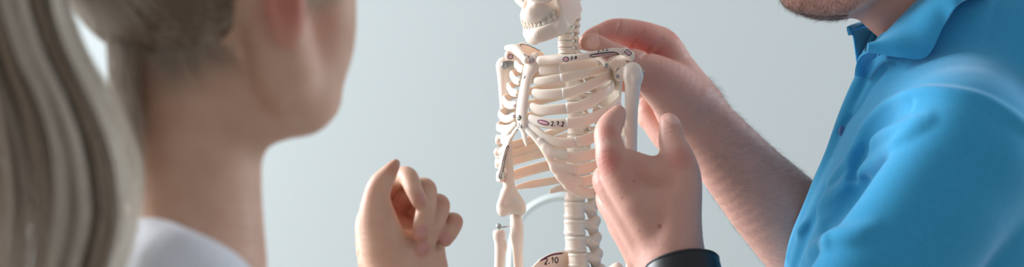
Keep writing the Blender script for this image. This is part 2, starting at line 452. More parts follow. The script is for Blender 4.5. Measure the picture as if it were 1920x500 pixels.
sweep('pin', [P(935, 421, 1.6345), P(935, 430, 1.636), P(936, 438, 1.636)], .0009, .0009, FR, M_steel, rad, m=10)
sweep('pin', [P(933, 426, 1.634), P(945, 425, 1.636), P(962, 423, 1.64)], .0007, .0007, UPV, M_steel, rad, m=10)
solid('ulna', chain([(1178, 418, 1.556, 10), (1179, 440, 1.556, 11), (1182, 500, 1.557, 8.5), (1184, 560, 1.56, 7)], .004), .0006, M_bone, SK)
solid('radius', chain([(1196, 420, 1.556, 10), (1197, 428, 1.556, 8), (1199, 500, 1.558, 8), (1200, 560, 1.56, 7.5)], .004), .0006, M_bone, SK)

# shoulder hardware
def plate(px0, px1, r, sq, parent, name='bracket'):
    n = unit([0, 0, 1]); return solid(name, Cone(P(*px0), P(*px1), RR(r, px0[2]), RR(r, px1[2]), [.1, .9, .2], sq), .0004, M_steel, parent)
plate((947, 122, 1.628), (974, 117, 1.626), 7.8, .28, humR)
screw(945, 122, 1.6255, 5.2, [-.15, -.95, .1], M_steel, humR)
plate((1161, 132, 1.5655), (1161, 143, 1.5655), 5.6, .5, humL)
screw(1158, 143, 1.5615, 3.6, [-.4, -.9, 0], M_steel, humL)
screw(1206, 135, 1.550, 4.6, [.85, -.4, .1], M_steel, humL)
# translucent grey blade of the glenoid
solid('glenoid', prism_px([(1141, 117), (1152, 111), (1172, 114), (1180, 122), (1172, 128), (1150, 128)], [(1141, 117, 1.567), (1172, 114, 1.563), (1150, 128, 1.566)], .0015, .001), .0005, M_bone, scl)

# spine
def vertebra(cx, y0, y1, rw, D, kind):
    """y0 top, y1 bottom in frame px, rw half width px"""
    ym = (y0 + y1) / 2; hh = (y1 - y0) / 2; s = D / F_PX
    ax = [LF, -FR, UPV]; c = P(cx, ym, D)
    def at(l, b, u): return c + (LF * l - FR * b + UPV * u) * s
    def E(l, b, u, rl, rb, ru): return Ell(at(l, b, u), np.array([rl, rb, ru]) * s, ax)
    def K(a, b, ra, rb, n=None, sq=1): return Cone(at(*a), at(*b), ra * s, rb * s, n, sq)
    k = 3.0 * s
    rim = hh * .34
    body = U(k * .8, E(0, 0, hh - rim, rw, rw * .86, rim), E(0, 0, -hh + rim, rw, rw * .86, rim), Cone(at(0, 0, -hh + rim), at(0, 0, hh - rim), rw * .93 * s, rw * .93 * s, -FR, .86))
    body = Int(body, U(0, Prism(c, LF, -FR, [(-1, -1), (1, -1), (1, 1), (-1, 1)], (hh - .15) * s, .6 * s)), .8 * s)
    sp = []
    if kind == 'l':
        for sd in (1, -1):
            sp += [K((sd * rw * .7, rw * .8, hh * .35), (sd * rw * .85, rw * 1.5, hh * .1), 9, 11),
                   K((sd * rw * .9, rw * 1.35, hh * .1), (sd * rw * .95, rw * 1.75, hh * .75), 11.5, 11.5), K((sd * rw * .85, rw * 1.5, 0), (sd * rw * .72, rw * 1.95, -hh * .9), 10.5, 9.5),
                   K((sd * rw * .85, rw * 1.1, hh * .15), (sd * rw * 1.5, rw * 1.2, -hh * .05), 6, 4.2)]
        sp += [K((0, rw * 1.7, 0), (0, rw * 2.7, -hh * .3), 6, 7.5, LF, .6)]
    elif kind == 't':
        for sd in (1, -1):
            sp += [K((sd * rw * .7, rw * .8, hh * .3), (sd * rw * .8, rw * 1.4, 0), 4.5, 5), K((sd * rw * .8, rw * 1.4, 0), (sd * rw * 1.7, rw * 1.9, hh * .2), 4.5, 4)]
        sp += [K((0, rw * 1.5, 0), (0, rw * 2.5, -hh * 1.2), 5, 4, LF, .6)]
    else:
        for sd in (1, -1):
            sp += [K((sd * rw * .6, rw * .5, 0), (sd * rw * 1.2, rw * .6, -hh * .2), 4, 3.5), K((sd * rw * .9, rw * 1.1, hh * .6), (sd * rw * .9, rw * 1.25, -hh * .6), 4.6, 4.6),
                   K((sd * rw * .8, rw * 1.2, 0), (0, rw * 1.9, 0), 3.5, 3.5)]
        sp += [K((0, rw * 1.8, 0), (0, rw * 2.5, -hh * .5), 4, 3.4)]
    node = U(k, body, *sp)
    amp = .00008 if kind == 'l' else .00008
    def ridges(X):
        q = X - c; l = q @ LF; b = q @ (-FR); r = np.sqrt(l * l + b * b); z = q[:, 2]
        return amp * np.sin(np.arctan2(b, l) * 26 + np.sin(z * 400) * .8) * (r < rw * 1.05 * s) * np.clip(1 - (np.abs(z) / (hh * s * .85)) ** 4, 0, 1)
    return solid('vertebra', Warp(node, ridges, .0005), .00055, M_bone, SK)
yb = [343, 377, 410, 441, 472, 502, 532]; xb = [1077, 1076.5, 1077, 1079, 1084, 1090]; rb = [20, 20.5, 21.5, 21.5, 20, 20]
for i in range(6): vertebra(xb[i], yb[i], yb[i + 1], rb[i], 1.613, 'l')
tb = [112, 131, 150, 169, 189, 210, 231, 253, 275, 297, 320, 343]; tx = [1067, 1071, 1074, 1076, 1078, 1079, 1080, 1080, 1080, 1079, 1078]
for i in range(11): vertebra(tx[i], tb[i], tb[i + 1], 14 + i * .5, 1.613 + .004 * math.sin(i / 11 * 3.1), 't')
cb = [24, 37, 50, 63, 76, 89, 101, 112]; cxx = [1066, 1064, 1062, 1060, 1060, 1061, 1063]
for i in range(7): vertebra(cxx[i], cb[i], cb[i + 1], 13.5 + .4 * i, 1.598 + .001 * i, 'c')

# pelvis
pel = U(.004, prism_px([(982, 520), (998, 499), (1012, 485), (1030, 475), (1048, 470.5), (1064, 470), (1078, 500), (1085, 560), (1040, 590), (1000, 560)], [(982, 520, 1.598), (1064, 470, 1.632), (1060, 560, 1.622)], .002, .0018),
        chain([(1086, 520, 1.622, 26), (1092, 570, 1.63, 22)], .004),
        prism_px([(1100, 510), (1125, 505), (1150, 500), (1165, 508), (1180, 540), (1150, 590), (1105, 580)], [(1100, 510, 1.625), (1160, 505, 1.578), (1130, 590, 1.60)], .002, .0018),
        chain([(1148, 502, 1.59, 5), (1157, 499, 1.587, 8), (1164, 503, 1.585, 6)], .003),
        chain([(1010, 580, 1.605, 22), (1050, 620, 1.61, 10), (1080, 640, 1.605, 9), (1110, 620, 1.60, 10), (1140, 585, 1.59, 20)], .005))
pelvis = solid('pelvis', pel, .0007, M_bone, SK)

# skull
psi = math.radians(52); sF = unit([-math.sin(psi), -math.cos(psi), -.36]); sL = unit(np.cross([0, 0, 1], sF)); sU = np.cross(sF, sL)
def sk_ell(px, py, D, f, l, u): return Ell(P(px, py, D), np.array([f, l, u]) * D / F_PX, [sF, sL, sU])
zyg = chain([(1000, -4, 1.563, 7), (1014, -1, 1.561, 8), (1030, -4, 1.562, 7), (1062, -26, 1.575, 4.5), (1080, -36, 1.586, 5)], .003)
maxi = U(.004, chain([(990, 22, 1.578, 13), (1000, 24, 1.572, 16), (1020, 18, 1.574, 17), (1034, 8, 1.583, 15)], .004), chain([(992, 6, 1.578, 10), (1008, 4, 1.570, 11)], .004), chain([(984, 30, 1.583, 9), (994, 34, 1.572, 10), (1012, 32, 1.568, 10), (1034, 21, 1.575, 9)], .003),
         chain([(984, 12, 1.588, 6), (972, -2, 1.604, 8), (966, -20, 1.61, 9)], .004), sk_ell(985, -30, 1.602, 22, 34, 30))
cran = U(.006, sk_ell(1060, -95, 1.618, 92, 72, 74), sk_ell(1015, -40, 1.602, 45, 50, 44), sk_ell(1075, -30, 1.625, 48, 44, 34))
skn = U(.003, Sub(U(.003, cran, maxi, zyg), U(0, sk_ell(982, 4, 1.574, 9, 5.5, 13), sk_ell(1000, -44, 1.560, 14, 18, 16), sk_ell(962, -34, 1.59, 14, 16, 16)), .002))
skull = solid('cranium', skn, .0007, M_bone, SK)
mn = U(.0035,
    prism_px([(1044, 2), (1052, -14), (1062, -30), (1078, -36), (1083, -10), (1087, 4), (1091, 19), (1086, 30), (1079, 39), (1069, 49), (1060, 56), (1046, 62), (1042, 52), (1049, 36), (1050.5, 20)], [(1044, 2, 1.5625), (1091, 19, 1.583), (1060, 56, 1.566)], .0022, .002),
    chain([(1050, 52, 1.5655, 14), (1035, 58, 1.561, 14), (1016, 65, 1.560, 14), (1003, 69, 1.565, 12.5), (997, 70, 1.570, 11), (992, 66, 1.578, 9)], .004, [.25, -.95, .1], .55),
    chain([(1046, 46, 1.567, 11), (1030, 53, 1.5655, 12), (1012, 60, 1.566, 13), (999, 63, 1.570, 12), (991, 60, 1.577, 9)], .004, [.25, -.95, .1], .6),
    chain([(993, 76, 1.572, 5), (1003, 78, 1.566, 5)], .003),
    chain([(992, 62, 1.58, 10), (998, 54, 1.60, 11), (1030, 36, 1.628, 11), (1050, 20, 1.643, 11)], .004),
    chain([(1050, 20, 1.643, 12), (1062, -30, 1.65, 8)], .004))
mandible = solid('mandible', mn, .00055, M_bone, SK)
def teeth(rows, name, parent):
    nd = []
    for x, y, D, rx, ru in rows:
        nd.append(Ell(P(x, y, D), [RR(rx, D), RR(rx * .8, D), RR(ru, D)], [unit([1, -.1, .35]), unit([.1, 1, 0]), unit(np.cross(unit([1, -.1, .35]), unit([.1, 1, 0])))]))
    return solid(name, U(.0004, *nd), .0003, M_bone, parent)
up_x = [(981, 41.5, 1.5828, 3.70, 9.3), (986, 43.5, 1.5773, 4.19, 9.8), (992, 44.5, 1.5728, 4.44, 10.0), (998, 45, 1.5696, 4.31, 10.0), (1004, 44, 1.5680, 4.44, 9.8), (1010.5, 41.5, 1.5673, 4.80, 9.6), (1018, 38, 1.5673, 5.67, 9.6), (1027, 33, 1.5683, 6.16, 9.6), (1036.5, 27.5, 1.5706, 6.41, 9.6), (1045, 22, 1.5738, 5.67, 9.4)]
teeth(up_x, 'upper_teeth', skull)
lo_x = [(984.5, 56, 1.5778, 3.45, 8.3), (989.5, 57.5, 1.5728, 3.82, 8.8), (995, 58, 1.5690, 4.07, 9.0), (1000.5, 57.5, 1.5665, 4.19, 9.2), (1006.5, 55.5, 1.5650, 4.44, 9.2), (1013.5, 52.5, 1.5643, 4.80, 9.2), (1022, 48, 1.5641, 5.91, 9.2), (1031.5, 43, 1.5648, 6.41, 9.2), (1041, 37.5, 1.5666, 6.16, 9.0), (1048, 32, 1.5693, 4.93, 8.8)]
teeth(lo_x, 'lower_teeth', mandible)
# ================================================================ PEOPLE: shared
def skin(name, base, red, nail, mottle):
    m = bpy.data.materials.new(name); m.use_nodes = True; nt = m.node_tree; b = nt.nodes['Principled BSDF']; L_ = nt.links.new
    N_ = nt.nodes.new
    tc = N_('ShaderNodeTexCoord')
    n1 = N_('ShaderNodeTexNoise'); n1.inputs['Scale'].default_value = 55; n1.inputs['Detail'].default_value = 5; L_(tc.outputs['Object'], n1.inputs['Vector'])
    mr = N_('ShaderNodeMapRange'); mr.inputs[1].default_value = .38; mr.inputs[2].default_value = .66; L_(n1.outputs['Fac'], mr.inputs['Value'])
    m1 = N_('ShaderNodeMix'); m1.data_type = 'RGBA'; m1.inputs['A'].default_value = base; m1.inputs['B'].default_value = mottle; L_(mr.outputs['Result'], m1.inputs['Factor'])
    a1 = N_('ShaderNodeAttribute'); a1.attribute_name = 'red'
    m2 = N_('ShaderNodeMix'); m2.data_type = 'RGBA'; L_(m1.outputs['Result'], m2.inputs['A']); m2.inputs['B'].default_value = red; L_(a1.outputs['Fac'], m2.inputs['Factor'])
    a2 = N_('ShaderNodeAttribute'); a2.attribute_name = 'nail'
    m3 = N_('ShaderNodeMix'); m3.data_type = 'RGBA'; L_(m2.outputs['Result'], m3.inputs['A']); m3.inputs['B'].default_value = nail; L_(a2.outputs['Fac'], m3.inputs['Factor'])
    a3 = N_('ShaderNodeAttribute'); a3.attribute_name = 'mole'
    m4 = N_('ShaderNodeMix'); m4.data_type = 'RGBA'; L_(m3.outputs['Result'], m4.inputs['A']); m4.inputs['B'].default_value = srgb(150, 62, 52); L_(a3.outputs['Fac'], m4.inputs['Factor'])
    L_(m4.outputs['Result'], b.inputs['Base Color'])
    mr2 = N_('ShaderNodeMapRange'); mr2.inputs[3].default_value = .5; mr2.inputs[4].default_value = .28; L_(a2.outputs['Fac'], mr2.inputs['Value']); L_(mr2.outputs['Result'], b.inputs['Roughness'])
    b.inputs['Subsurface Weight'].default_value = .25; b.inputs['Subsurface Radius'].default_value = (1, .35, .18); b.inputs['Subsurface Scale'].default_value = .004
    b.inputs['Specular IOR Level'].default_value = .4
    n2 = N_('ShaderNodeTexVoronoi'); n2.inputs['Scale'].default_value = 900; L_(tc.outputs['Object'], n2.inputs['Vector'])
    n3 = N_('ShaderNodeTexNoise'); n3.inputs['Scale'].default_value = 260; n3.inputs['Detail'].default_value = 4; L_(tc.outputs['Object'], n3.inputs['Vector'])
    ad = N_('ShaderNodeMath'); ad.operation = 'MULTIPLY_ADD'; ad.inputs[1].default_value = .35; L_(n2.outputs['Distance'], ad.inputs[0]); L_(n3.outputs['Fac'], ad.inputs[2])
    iv = N_('ShaderNodeMath'); iv.operation = 'SUBTRACT'; iv.inputs[0].default_value = 1; L_(a2.outputs['Fac'], iv.inputs[1])
    sc = N_('ShaderNodeMath'); sc.operation = 'MULTIPLY'; sc.inputs[1].default_value = .28; L_(iv.outputs[0], sc.inputs[0])
    bp = N_('ShaderNodeBump'); bp.inputs['Distance'].default_value = .0009; L_(sc.outputs[0], bp.inputs['Strength']); L_(ad.outputs[0], bp.inputs['Height']); L_(bp.outputs['Normal'], b.inputs['Normal'])
    return m

def hit(node, px, py, D_from=.9, D_to=2.2):
    """distance along the view axis at which the sight line of a frame pixel meets a shape"""
    D = D_from; cam = np.array([0, 0, CAM_Z])
    for _ in range(160):
        p = P(px, py, D); v = float(node.ev(p[None].astype(np.float32), p, .001)[0])
        if v < .0002: return D
        D += max(v * .7, .0002)
        if D > D_to: return None
    return D

def normals(node, V, e=.0006):
    G = np.zeros_like(V); 
    for i in range(0, len(V), 4000):
        X = V[i:i + 4000].astype(np.float32)
        c = X.mean(0); R = float(np.sqrt(((X - c) ** 2).sum(1).max()))
        for a in range(3):
            d = np.zeros(3, np.float32); d[a] = e
            G[i:i + 4000, a] = node.ev(X + d, c, R) - node.ev(X - d, c, R)
    return G / (np.linalg.norm(G, axis=1, keepdims=True) + 1e-12)

def blob_mask(spots):
    """spots: (point, radius, strength) -> soft mask"""
    def fn(V):
        r = np.zeros(len(V))
        for c, rad, s in spots:
            d = np.linalg.norm(V - c, axis=1) / rad; r = np.maximum(r, s * np.clip(1 - d * d, 0, 1) ** 1.2)
        return r
    return fn
class Nail:
    def __init__(s, px, py, D, ln, wd, along, facing):
        """centre in frame px, half length and half width in px, direction to the tip and outward normal"""
        s.c = P(px, py, D); s.n = unit(facing); a = np.asarray(along, float); s.a = unit(a - s.n * np.dot(a, s.n)); s.w = np.cross(s.n, s.a)
        s.l, s.wd = RR(ln, D), RR(wd, D); s.th = .0045
    def node(s): return Ell(s.c - s.n * .0011, [s.l * 1.02, s.wd * .98, .0024], [s.a, s.w, s.n])
    def mask(s, V):
        q = V - s.c; x = q @ s.a / s.l; y = q @ s.w / s.wd; z = q @ s.n
        d = (np.abs(x) ** 2.6 + np.abs(y) ** 2.6) ** (1 / 2.6)
        return np.clip((1 - d) / .1, 0, 1) * (np.abs(z) < s.th)
def nail_mask(nails):
    return lambda V: np.max([n.mask(V) for n in nails], 0)

def strands(name, roots, pts_fn, n, mat_, parent, rad, tone=None, taper=True):
    """hair as native curves: roots is a count, pts_fn(i) -> (n,3)"""
    hc = bpy.data.hair_curves.new(name); hc.add_curves([n] * roots)
    A = np.concatenate([pts_fn(i) for i in range(roots)]).astype(np.float32)
    hc.attributes['position'].data.foreach_set('vector', A.ravel())
    rr = hc.attributes.get('radius') or hc.attributes.new('radius', 'FLOAT', 'POINT')
    t = np.linspace(0, 1, n); prof_ = (1 - t * .85 if taper else np.ones(n)) * rad
    rr.data.foreach_set('value', np.tile(prof_, roots).astype(np.float32))
    if tone is not None:
        a = hc.attributes.new('tone', 'FLOAT', 'CURVE'); a.data.foreach_set('value', np.asarray(tone, np.float32))
    hc.materials.append(mat_)
    o = bpy.data.objects.new(name, hc); COL.objects.link(o); put(o, parent); return o
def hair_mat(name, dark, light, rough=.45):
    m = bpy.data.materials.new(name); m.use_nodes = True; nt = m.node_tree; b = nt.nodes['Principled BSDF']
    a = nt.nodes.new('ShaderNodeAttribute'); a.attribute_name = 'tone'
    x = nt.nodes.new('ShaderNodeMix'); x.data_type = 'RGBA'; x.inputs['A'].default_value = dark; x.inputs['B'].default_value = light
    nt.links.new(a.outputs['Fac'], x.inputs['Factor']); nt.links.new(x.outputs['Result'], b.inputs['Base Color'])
    b.inputs['Roughness'].default_value = rough; b.inputs['Specular IOR Level'].default_value = .5
    return m
def loft(name, A, B, bow, thick, m, parent, nu=40, nv=12):
    """curved sheet between two edge curves (world points), bowed along `bow`, given a real thickness"""
    A = spline(A, 10); B = spline(B, 10); V = []
    ia = np.linspace(0, len(A) - 1, nu); 
    gA = np.array([[np.interp(i, range(len(A)), A[:, k]) for k in range(3)] for i in ia]); gB = np.array([[np.interp(i, range(len(B)), B[:, k]) for k in range(3)] for i in ia])
    for i in range(nu):
        for j in range(nv):
            t = j / (nv - 1); V.append(gA[i] * (1 - t) + gB[i] * t + np.asarray(bow) * math.sin(math.pi * t))
    Fq = [(i * nv + j, (i + 1) * nv + j, (i + 1) * nv + j + 1, i * nv + j + 1) for i in range(nu - 1) for j in range(nv - 1)]
    o = np_mesh(name, V, Fq, m, parent)
    s = o.modifiers.new('thickness', 'SOLIDIFY'); s.thickness = thick; s.offset = 0
    b = o.modifiers.new('edge', 'BEVEL'); b.width = thick * .4; b.segments = 2; b.limit_method = 'ANGLE'
    ss = o.modifiers.new('smooth', 'SUBSURF'); ss.levels = ss.render_levels = 1
    return o
VIEW = np.array([0, 1.0, 0])
cam_p = np.array([0, 0, CAM_Z])
# ================================================================ THE MAN
M_skinM = skin('man_skin', srgb(208, 158, 143), srgb(196, 106, 97), srgb(228, 184, 172), srgb(212, 162, 147))
M_polo = mat('blue_pique_cotton', srgb(60, 162, 210), rough=.85, bump=.16, bscale=900, sheen=.25, vary=srgb(58, 158, 207), vscale=200, spec=.2)
M_dbutton = mat('dark_blue_button', srgb(120, 132, 180), rough=.3)
M_leather = mat('black_leather', srgb(20, 22, 26), rough=.38, bump=.12, bscale=900)
M_thread = mat('dark_thread', srgb(44, 46, 52), rough=.8)
# --- right hand, reaching behind the skeleton's neck
thumbR = chain([(1103, 80, 1.610, 14.5), (1115, 80, 1.610, 17.5), (1138, 92, 1.611, 17.5), (1162, 104, 1.615, 20), (1200, 128, 1.624, 33), (1240, 152, 1.635, 45), (1282, 190, 1.648, 56)])
indexR = chain([(1097, 72, 1.622, 9), (1108, 66, 1.627, 12.5), (1128, 61, 1.633, 17), (1152, 57, 1.640, 22.5), (1186, 64, 1.648, 28), (1222, 77, 1.655, 32.5), (1248, 92, 1.658, 33), (1276, 160, 1.660, 44)])
midR = chain([(1092, 82, 1.655, 12), (1125, 84, 1.662, 17), (1160, 84, 1.668, 21), (1212, 100, 1.675, 27), (1246, 114, 1.678, 33), (1298, 198, 1.675, 48)])
ringR = chain([(1110, 120, 1.678, 14), (1150, 116, 1.688, 18), (1200, 128, 1.694, 24), (1246, 142, 1.694, 32), (1306, 212, 1.682, 46)])
pinkR = chain([(1140, 158, 1.70, 12), (1175, 158, 1.705, 15.5), (1212, 172, 1.704, 20), (1240, 195, 1.70, 28), (1305, 225, 1.685, 42)])
hypoR = U(.004, chain([(1216, 208, 1.696, 22), (1232, 235, 1.692, 25), (1262, 262, 1.685, 32), (1310, 275, 1.675, 45)]), chain([(1222, 196, 1.700, 20), (1212, 224, 1.697, 16)]))
armR = chain([(1290, 205, 1.652, 60), (1335, 255, 1.656, 64), (1403, 334, 1.663, 75), (1465, 400, 1.668, 86), (1560, 500, 1.675, 92), (1690, 620, 1.68, 92)], n=[.3, .9, 0.2], sq=.82)
upR = chain([(1690, 620, 1.68, 92), (1740, 470, 1.72, 105), (1790, 300, 1.74, 110)])
webR = chain([(1206, 112, 1.660, 20), (1232, 118, 1.662, 28)])
handR = U(.0022, U(.0045, thumbR, hypoR, webR, chain([(1270, 150, 1.66, 48), (1300, 200, 1.66, 58)])), indexR, midR, ringR, pinkR)
nailRT = Nail(1112, 79, 1.6017, 12.5, 13.5, [-1, 0, -.25], [-.12, -1, .05])
def on(node, pts, r, sink=.5, fade=False):
    """capsule chain laid on the surface of node under the frame pixels, sunk by a share of its radius"""
    q = []; rr_ = r if isinstance(r, (list, tuple)) else [r] * len(pts)
    if len(pts) > 1:
        rs = spline(np.c_[np.array(pts, float), np.array(rr_, float)], 5); pts = [tuple(v) for v in rs[:, :2]]; r = list(rs[:, 2])
    for i, (x, y) in enumerate(pts):
        D = hit(node, x, y)
        if D is None: continue
        rr = r[i] if isinstance(r, (list, tuple)) else r
        t_ = min(i, len(pts) - 1 - i) / max(len(pts) * .28, 1); sk_ = sink + (1.25 - sink) * max(0, 1 - t_) ** 2 if fade else sink
        q.append((x, y, D + RR(rr, D) * sk_, rr))
    return chain(q, sub=2)
def groove(pts, r): return chain([(x, y, D, r) for x, y, D in pts])
# --- left hand, gripping the skeleton's arm
indexL = chain([(1159, 211, 1.530, 14.5), (1154, 221, 1.519, 19.5), (1144, 236, 1.506, 24), (1139, 252, 1.497, 25.5), (1143, 275, 1.490, 27), (1150, 303, 1.486, 31.5), (1176, 350, 1.483, 36), (1246, 472, 1.478, 42)])
thumbL = chain([(1254, 230, 1.506, 18.5), (1257, 240, 1.503, 22), (1261, 268, 1.496, 25.5), (1272, 300, 1.489, 32), (1280, 340, 1.483, 36), (1272, 410, 1.478, 44), (1264, 480, 1.476, 56)])
midL = chain([(1226, 478, 1.486, 38), (1172, 390, 1.492, 31), (1137, 338, 1.504, 27), (1156, 325, 1.522, 21), (1186, 322, 1.530, 18.5), (1215, 340, 1.520, 17.5), (1212, 366, 1.512, 15)])
ringL = chain([(1208, 478, 1.497, 36), (1168, 415, 1.508, 29), (1142, 371, 1.524, 25.5), (1160, 356, 1.536, 19), (1190, 356, 1.541, 17), (1219, 376, 1.529, 16), (1212, 398, 1.518, 14)])
pinkL = chain([(1200, 484, 1.506, 28), (1180, 452, 1.52, 24), (1158, 414, 1.536, 21.5), (1172, 398, 1.544, 16), (1196, 398, 1.544, 14.5), (1222, 414, 1.530, 13)])
webL = U(.004, chain([(1176, 312, 1.492, 33), (1215, 324, 1.491, 33), (1260, 325, 1.489, 32)]), chain([(1200, 380, 1.482, 40), (1255, 390, 1.480, 42)]))
wristL = chain([(1252, 476, 1.483, 63), (1263, 500, 1.477, 61), (1284, 545, 1.458, 60), (1322, 605, 1.44, 67), (1400, 695, 1.412, 84), (1510, 790, 1.395, 94)], n=[.25, .95, .15], sq=.78)
upL = chain([(1510, 790, 1.395, 92), (1660, 565, 1.44, 82), (1830, 315, 1.45, 82)])
handL = U(.0032, U(.008, webL, chain([(1250, 460, 1.484, 56), (1256, 500, 1.482, 62)]), thumbL), indexL, midL, ringL, pinkL)
nailLT = Nail(1262, 224, 1.4985, 12, 13, [-.2, .3, 1], [.45, -.75, .4])
# knuckle and crease detail
crs = U(0, on(handR, [(1163, 38), (1161, 54), (1152, 78)], [1.5, 2.4, 2.4], 0), on(handR, [(1122, 53), (1123, 68)], 1.4, 0), on(handR, [(1207, 58), (1190, 82), (1178, 92)], [1.5, 3, 4], -.2), on(handR, [(1242, 72), (1222, 92), (1205, 106)], [2, 3.6, 4], -.3), on(handR, [(1204, 169), (1222, 168), (1244, 163)], [1.4, 1.2, .8], 0), on(handR, [(1203, 160), (1230, 152)], .9, 0))
crsL = U(0, on(handL, [(1246, 243), (1262, 240), (1276, 244)], .8, .2), on(handL, [(1248, 250), (1262, 248), (1278, 252)], .7, .2), on(handL, [(1130, 262), (1146, 268), (1160, 264)], .8, .2), on(handL, [(1132, 283), (1150, 286), (1168, 280)], .8, .2))
# --- trunk, neck, head
trunk = U(.03, Ell(P(1790, 340, 1.59), [.088, .145, .115]), Ell(P(1725, 570, 1.59), [.098, .135, .14]), Cone(P(1825, 310, 1.455), P(1800, 310, 1.725), .042, .042), Cone(P(1745, 150, 1.59), P(1800, 250, 1.59), .05, .08))
neck = chain([(1668, -80, 1.585, 74), (1706, 10, 1.587, 73), (1735, 80, 1.59, 78), (1765, 150, 1.59, 90)])
jaw = U(.012, chain([(1496, -12, 1.583, 27), (1512, -6, 1.574, 27), (1555, 1, 1.556, 27), (1606, -6, 1.541, 28), (1640, -50, 1.535, 32), (1650, -110, 1.533, 34)]),
        chain([(1496, -12, 1.589, 27), (1512, -6, 1.60, 27), (1555, 1, 1.62, 27), (1606, -6, 1.635, 28), (1640, -50, 1.642, 32)]),
        Ell(P(1565, -22, 1.588), [.036, .045, .022]), ball(1620, -4, 1.588, 38, 60, 34), ball(1650, 22, 1.588, 34, 60, 36), Ell(P(1560, -90, 1.588), [.05, .062, .06]))
face = U(.008, Ell(P(1640, -210, 1.588), [.098, .074, .10]), chain([(1475, -62, 1.588, 10), (1482, -50, 1.588, 12)]), chain([(1478, -78, 1.588, 9), (1490, -82, 1.588, 14)]), chain([(1500, -170, 1.588, 12), (1472, -125, 1.588, 13), (1485, -115, 1.588, 14)]),
         Ell(P(1655, -130, 1.516), [.018, .006, .032]), chain([(1505, -190, 1.555, 16), (1505, -190, 1.62, 16)]))
head = U(.014, jaw, face)
headneck = U(.012, head, neck)
body_core = U(.012, trunk, headneck, upR, upL)
bodyM = U(.008, body_core, U(.006, wristL, Sub(handL, crsL, .0012)), U(.007, armR, Sub(handR, crs, .002)))
nailsM = [nailRT, nailLT]
def px_of(V): return 960 + V[:, 0] / V[:, 1] * F_PX, 250 - (V[:, 2] - CAM_Z) / V[:, 1] * F_PX
redM = [(P(1140, 300, 1.470), .016, .75), (P(1118, 340, 1.495), .012, .4), (P(1140, 248, 1.486), .010, .45), (P(1275, 298, 1.475), .014, .45), (P(1195, 84, 1.645), .026, .85), (P(1150, 60, 1.63), .016, .4), (P(1262, 68, 1.65), .008, .5), (P(1180, 330, 1.48), .020, .35), (P(1240, 100, 1.64), .016, .6), (P(1225, 150, 1.61), .02, .25)]
man = solid('person', bodyM, .00115, M_skinM, None, {'red': blob_mask(redM), 'nail': nail_mask(nailsM), 'mole': blob_mask([(P(x, y, hit(handL, x, y)), r_, s_) for x, y, r_, s_ in ((1237, 424, .0026, .65), (1189, 340, .0016, .5), (1166, 371, .0014, .6), (1199, 433, .002, .3))])})
tag(man, 'bearded person in a bright blue polo shirt holding the neck and arm of the skeleton', 'person')

# --- polo shirt
shT = U(.035, Ell(P(1776, 335, 1.59), [.102, .162, .131]), Ell(P(1710, 570, 1.59), [.116, .152, .16]), Cone(P(1800, 262, 1.455), P(1790, 275, 1.73), .058, .058), Cone(P(1748, 160, 1.59), P(1800, 250, 1.59), .056, .085), Cone(P(1800, 95, 1.59), P(1960, 160, 1.59), .075, .11))
slL = chain([(1822, 300, 1.436, 134), (1760, 390, 1.432, 138), (1660, 530, 1.432, 139), (1600, 625, 1.432, 142)], n=[-.3, 1, .1], sq=.66)
slR = chain([(1790, 300, 1.735, 118), (1745, 450, 1.72, 118), (1705, 570, 1.69, 116)])
sh0 = U(.012, shT, slL, slR)
ridges_ = [
    on(sh0, [(1592, 330), (1612, 262), (1640, 216), (1680, 186), (1730, 172), (1790, 174), (1850, 190), (1915, 232), (1980, 290)], [6, 7, 8, 8, 8, 8, 8, 8, 8], .25),
    on(sh0, [(1505, 432), (1545, 384), (1600, 340), (1650, 300), (1690, 262), (1724, 240)], [10, 13, 14, 13, 11, 9], .35, True),
    on(sh0, [(1530, 470), (1560, 448), (1600, 440), (1640, 430)], [12, 15, 15, 12], .45, True),
    on(sh0, [(1545, 372), (1580, 320), (1625, 270), (1690, 240), (1740, 228)], [9, 11, 11, 10, 9], .4, True)]
grooves_ = [on(sh0, [(1486, 500), (1502, 450), (1524, 400), (1545, 360)], [13, 14, 12, 7], -.15), on(sh0, [(1548, 420), (1570, 400), (1602, 366), (1622, 345)], [8, 13, 13, 7], -.1),
    on(sh0, [(1600, 330), (1616, 285), (1640, 245), (1670, 215), (1700, 200)], [7, 10, 10, 8, 5], 0)]
shn = U(.010, sh0, *[r_ for r_ in ridges_])
for g_ in grooves_: shn = Sub(shn, g_, .012)
plk = on(shn, [(1612, 128), (1588, 180), (1568, 232), (1545, 300), (1520, 360), (1492, 430), (1470, 500)], [9, 9, 9, 9, 9, 9, 9], .5)
shn = U(.005, shn, chain([(1630, 122, 1.565, 14), (1611, 160, 1.57, 16), (1592, 208, 1.578, 16), (1575, 250, 1.582, 15), (1553, 310, 1.585, 15), (1522, 390, 1.588, 14), (1490, 480, 1.59, 14)]))
op = on(shn, [(1660, 128), (1632, 162), (1608, 204), (1588, 226), (1574, 246)], [4.5, 4.5, 4.5, 4, 3], .1)
shn = Sub(shn, op, .004)
shn = Sub(shn, chain([(1668, -90, 1.585, 84), (1700, 0, 1.587, 84), (1728, 70, 1.589, 86), (1742, 120, 1.589, 78)]), .003)
shn = Sub(shn, chain([(1650, 55, 1.592, 46), (1668, 84, 1.592, 44), (1684, 106, 1.592, 40)]), .004)
def weave(X):
    return .0007 * (np.sin(X[:, 0] * 46 + X[:, 2] * 31 + 1.3) * np.sin(X[:, 2] * 52 - X[:, 1] * 23))
shirt = solid('polo_shirt', Warp(shn, weave), .0016, M_polo, man)
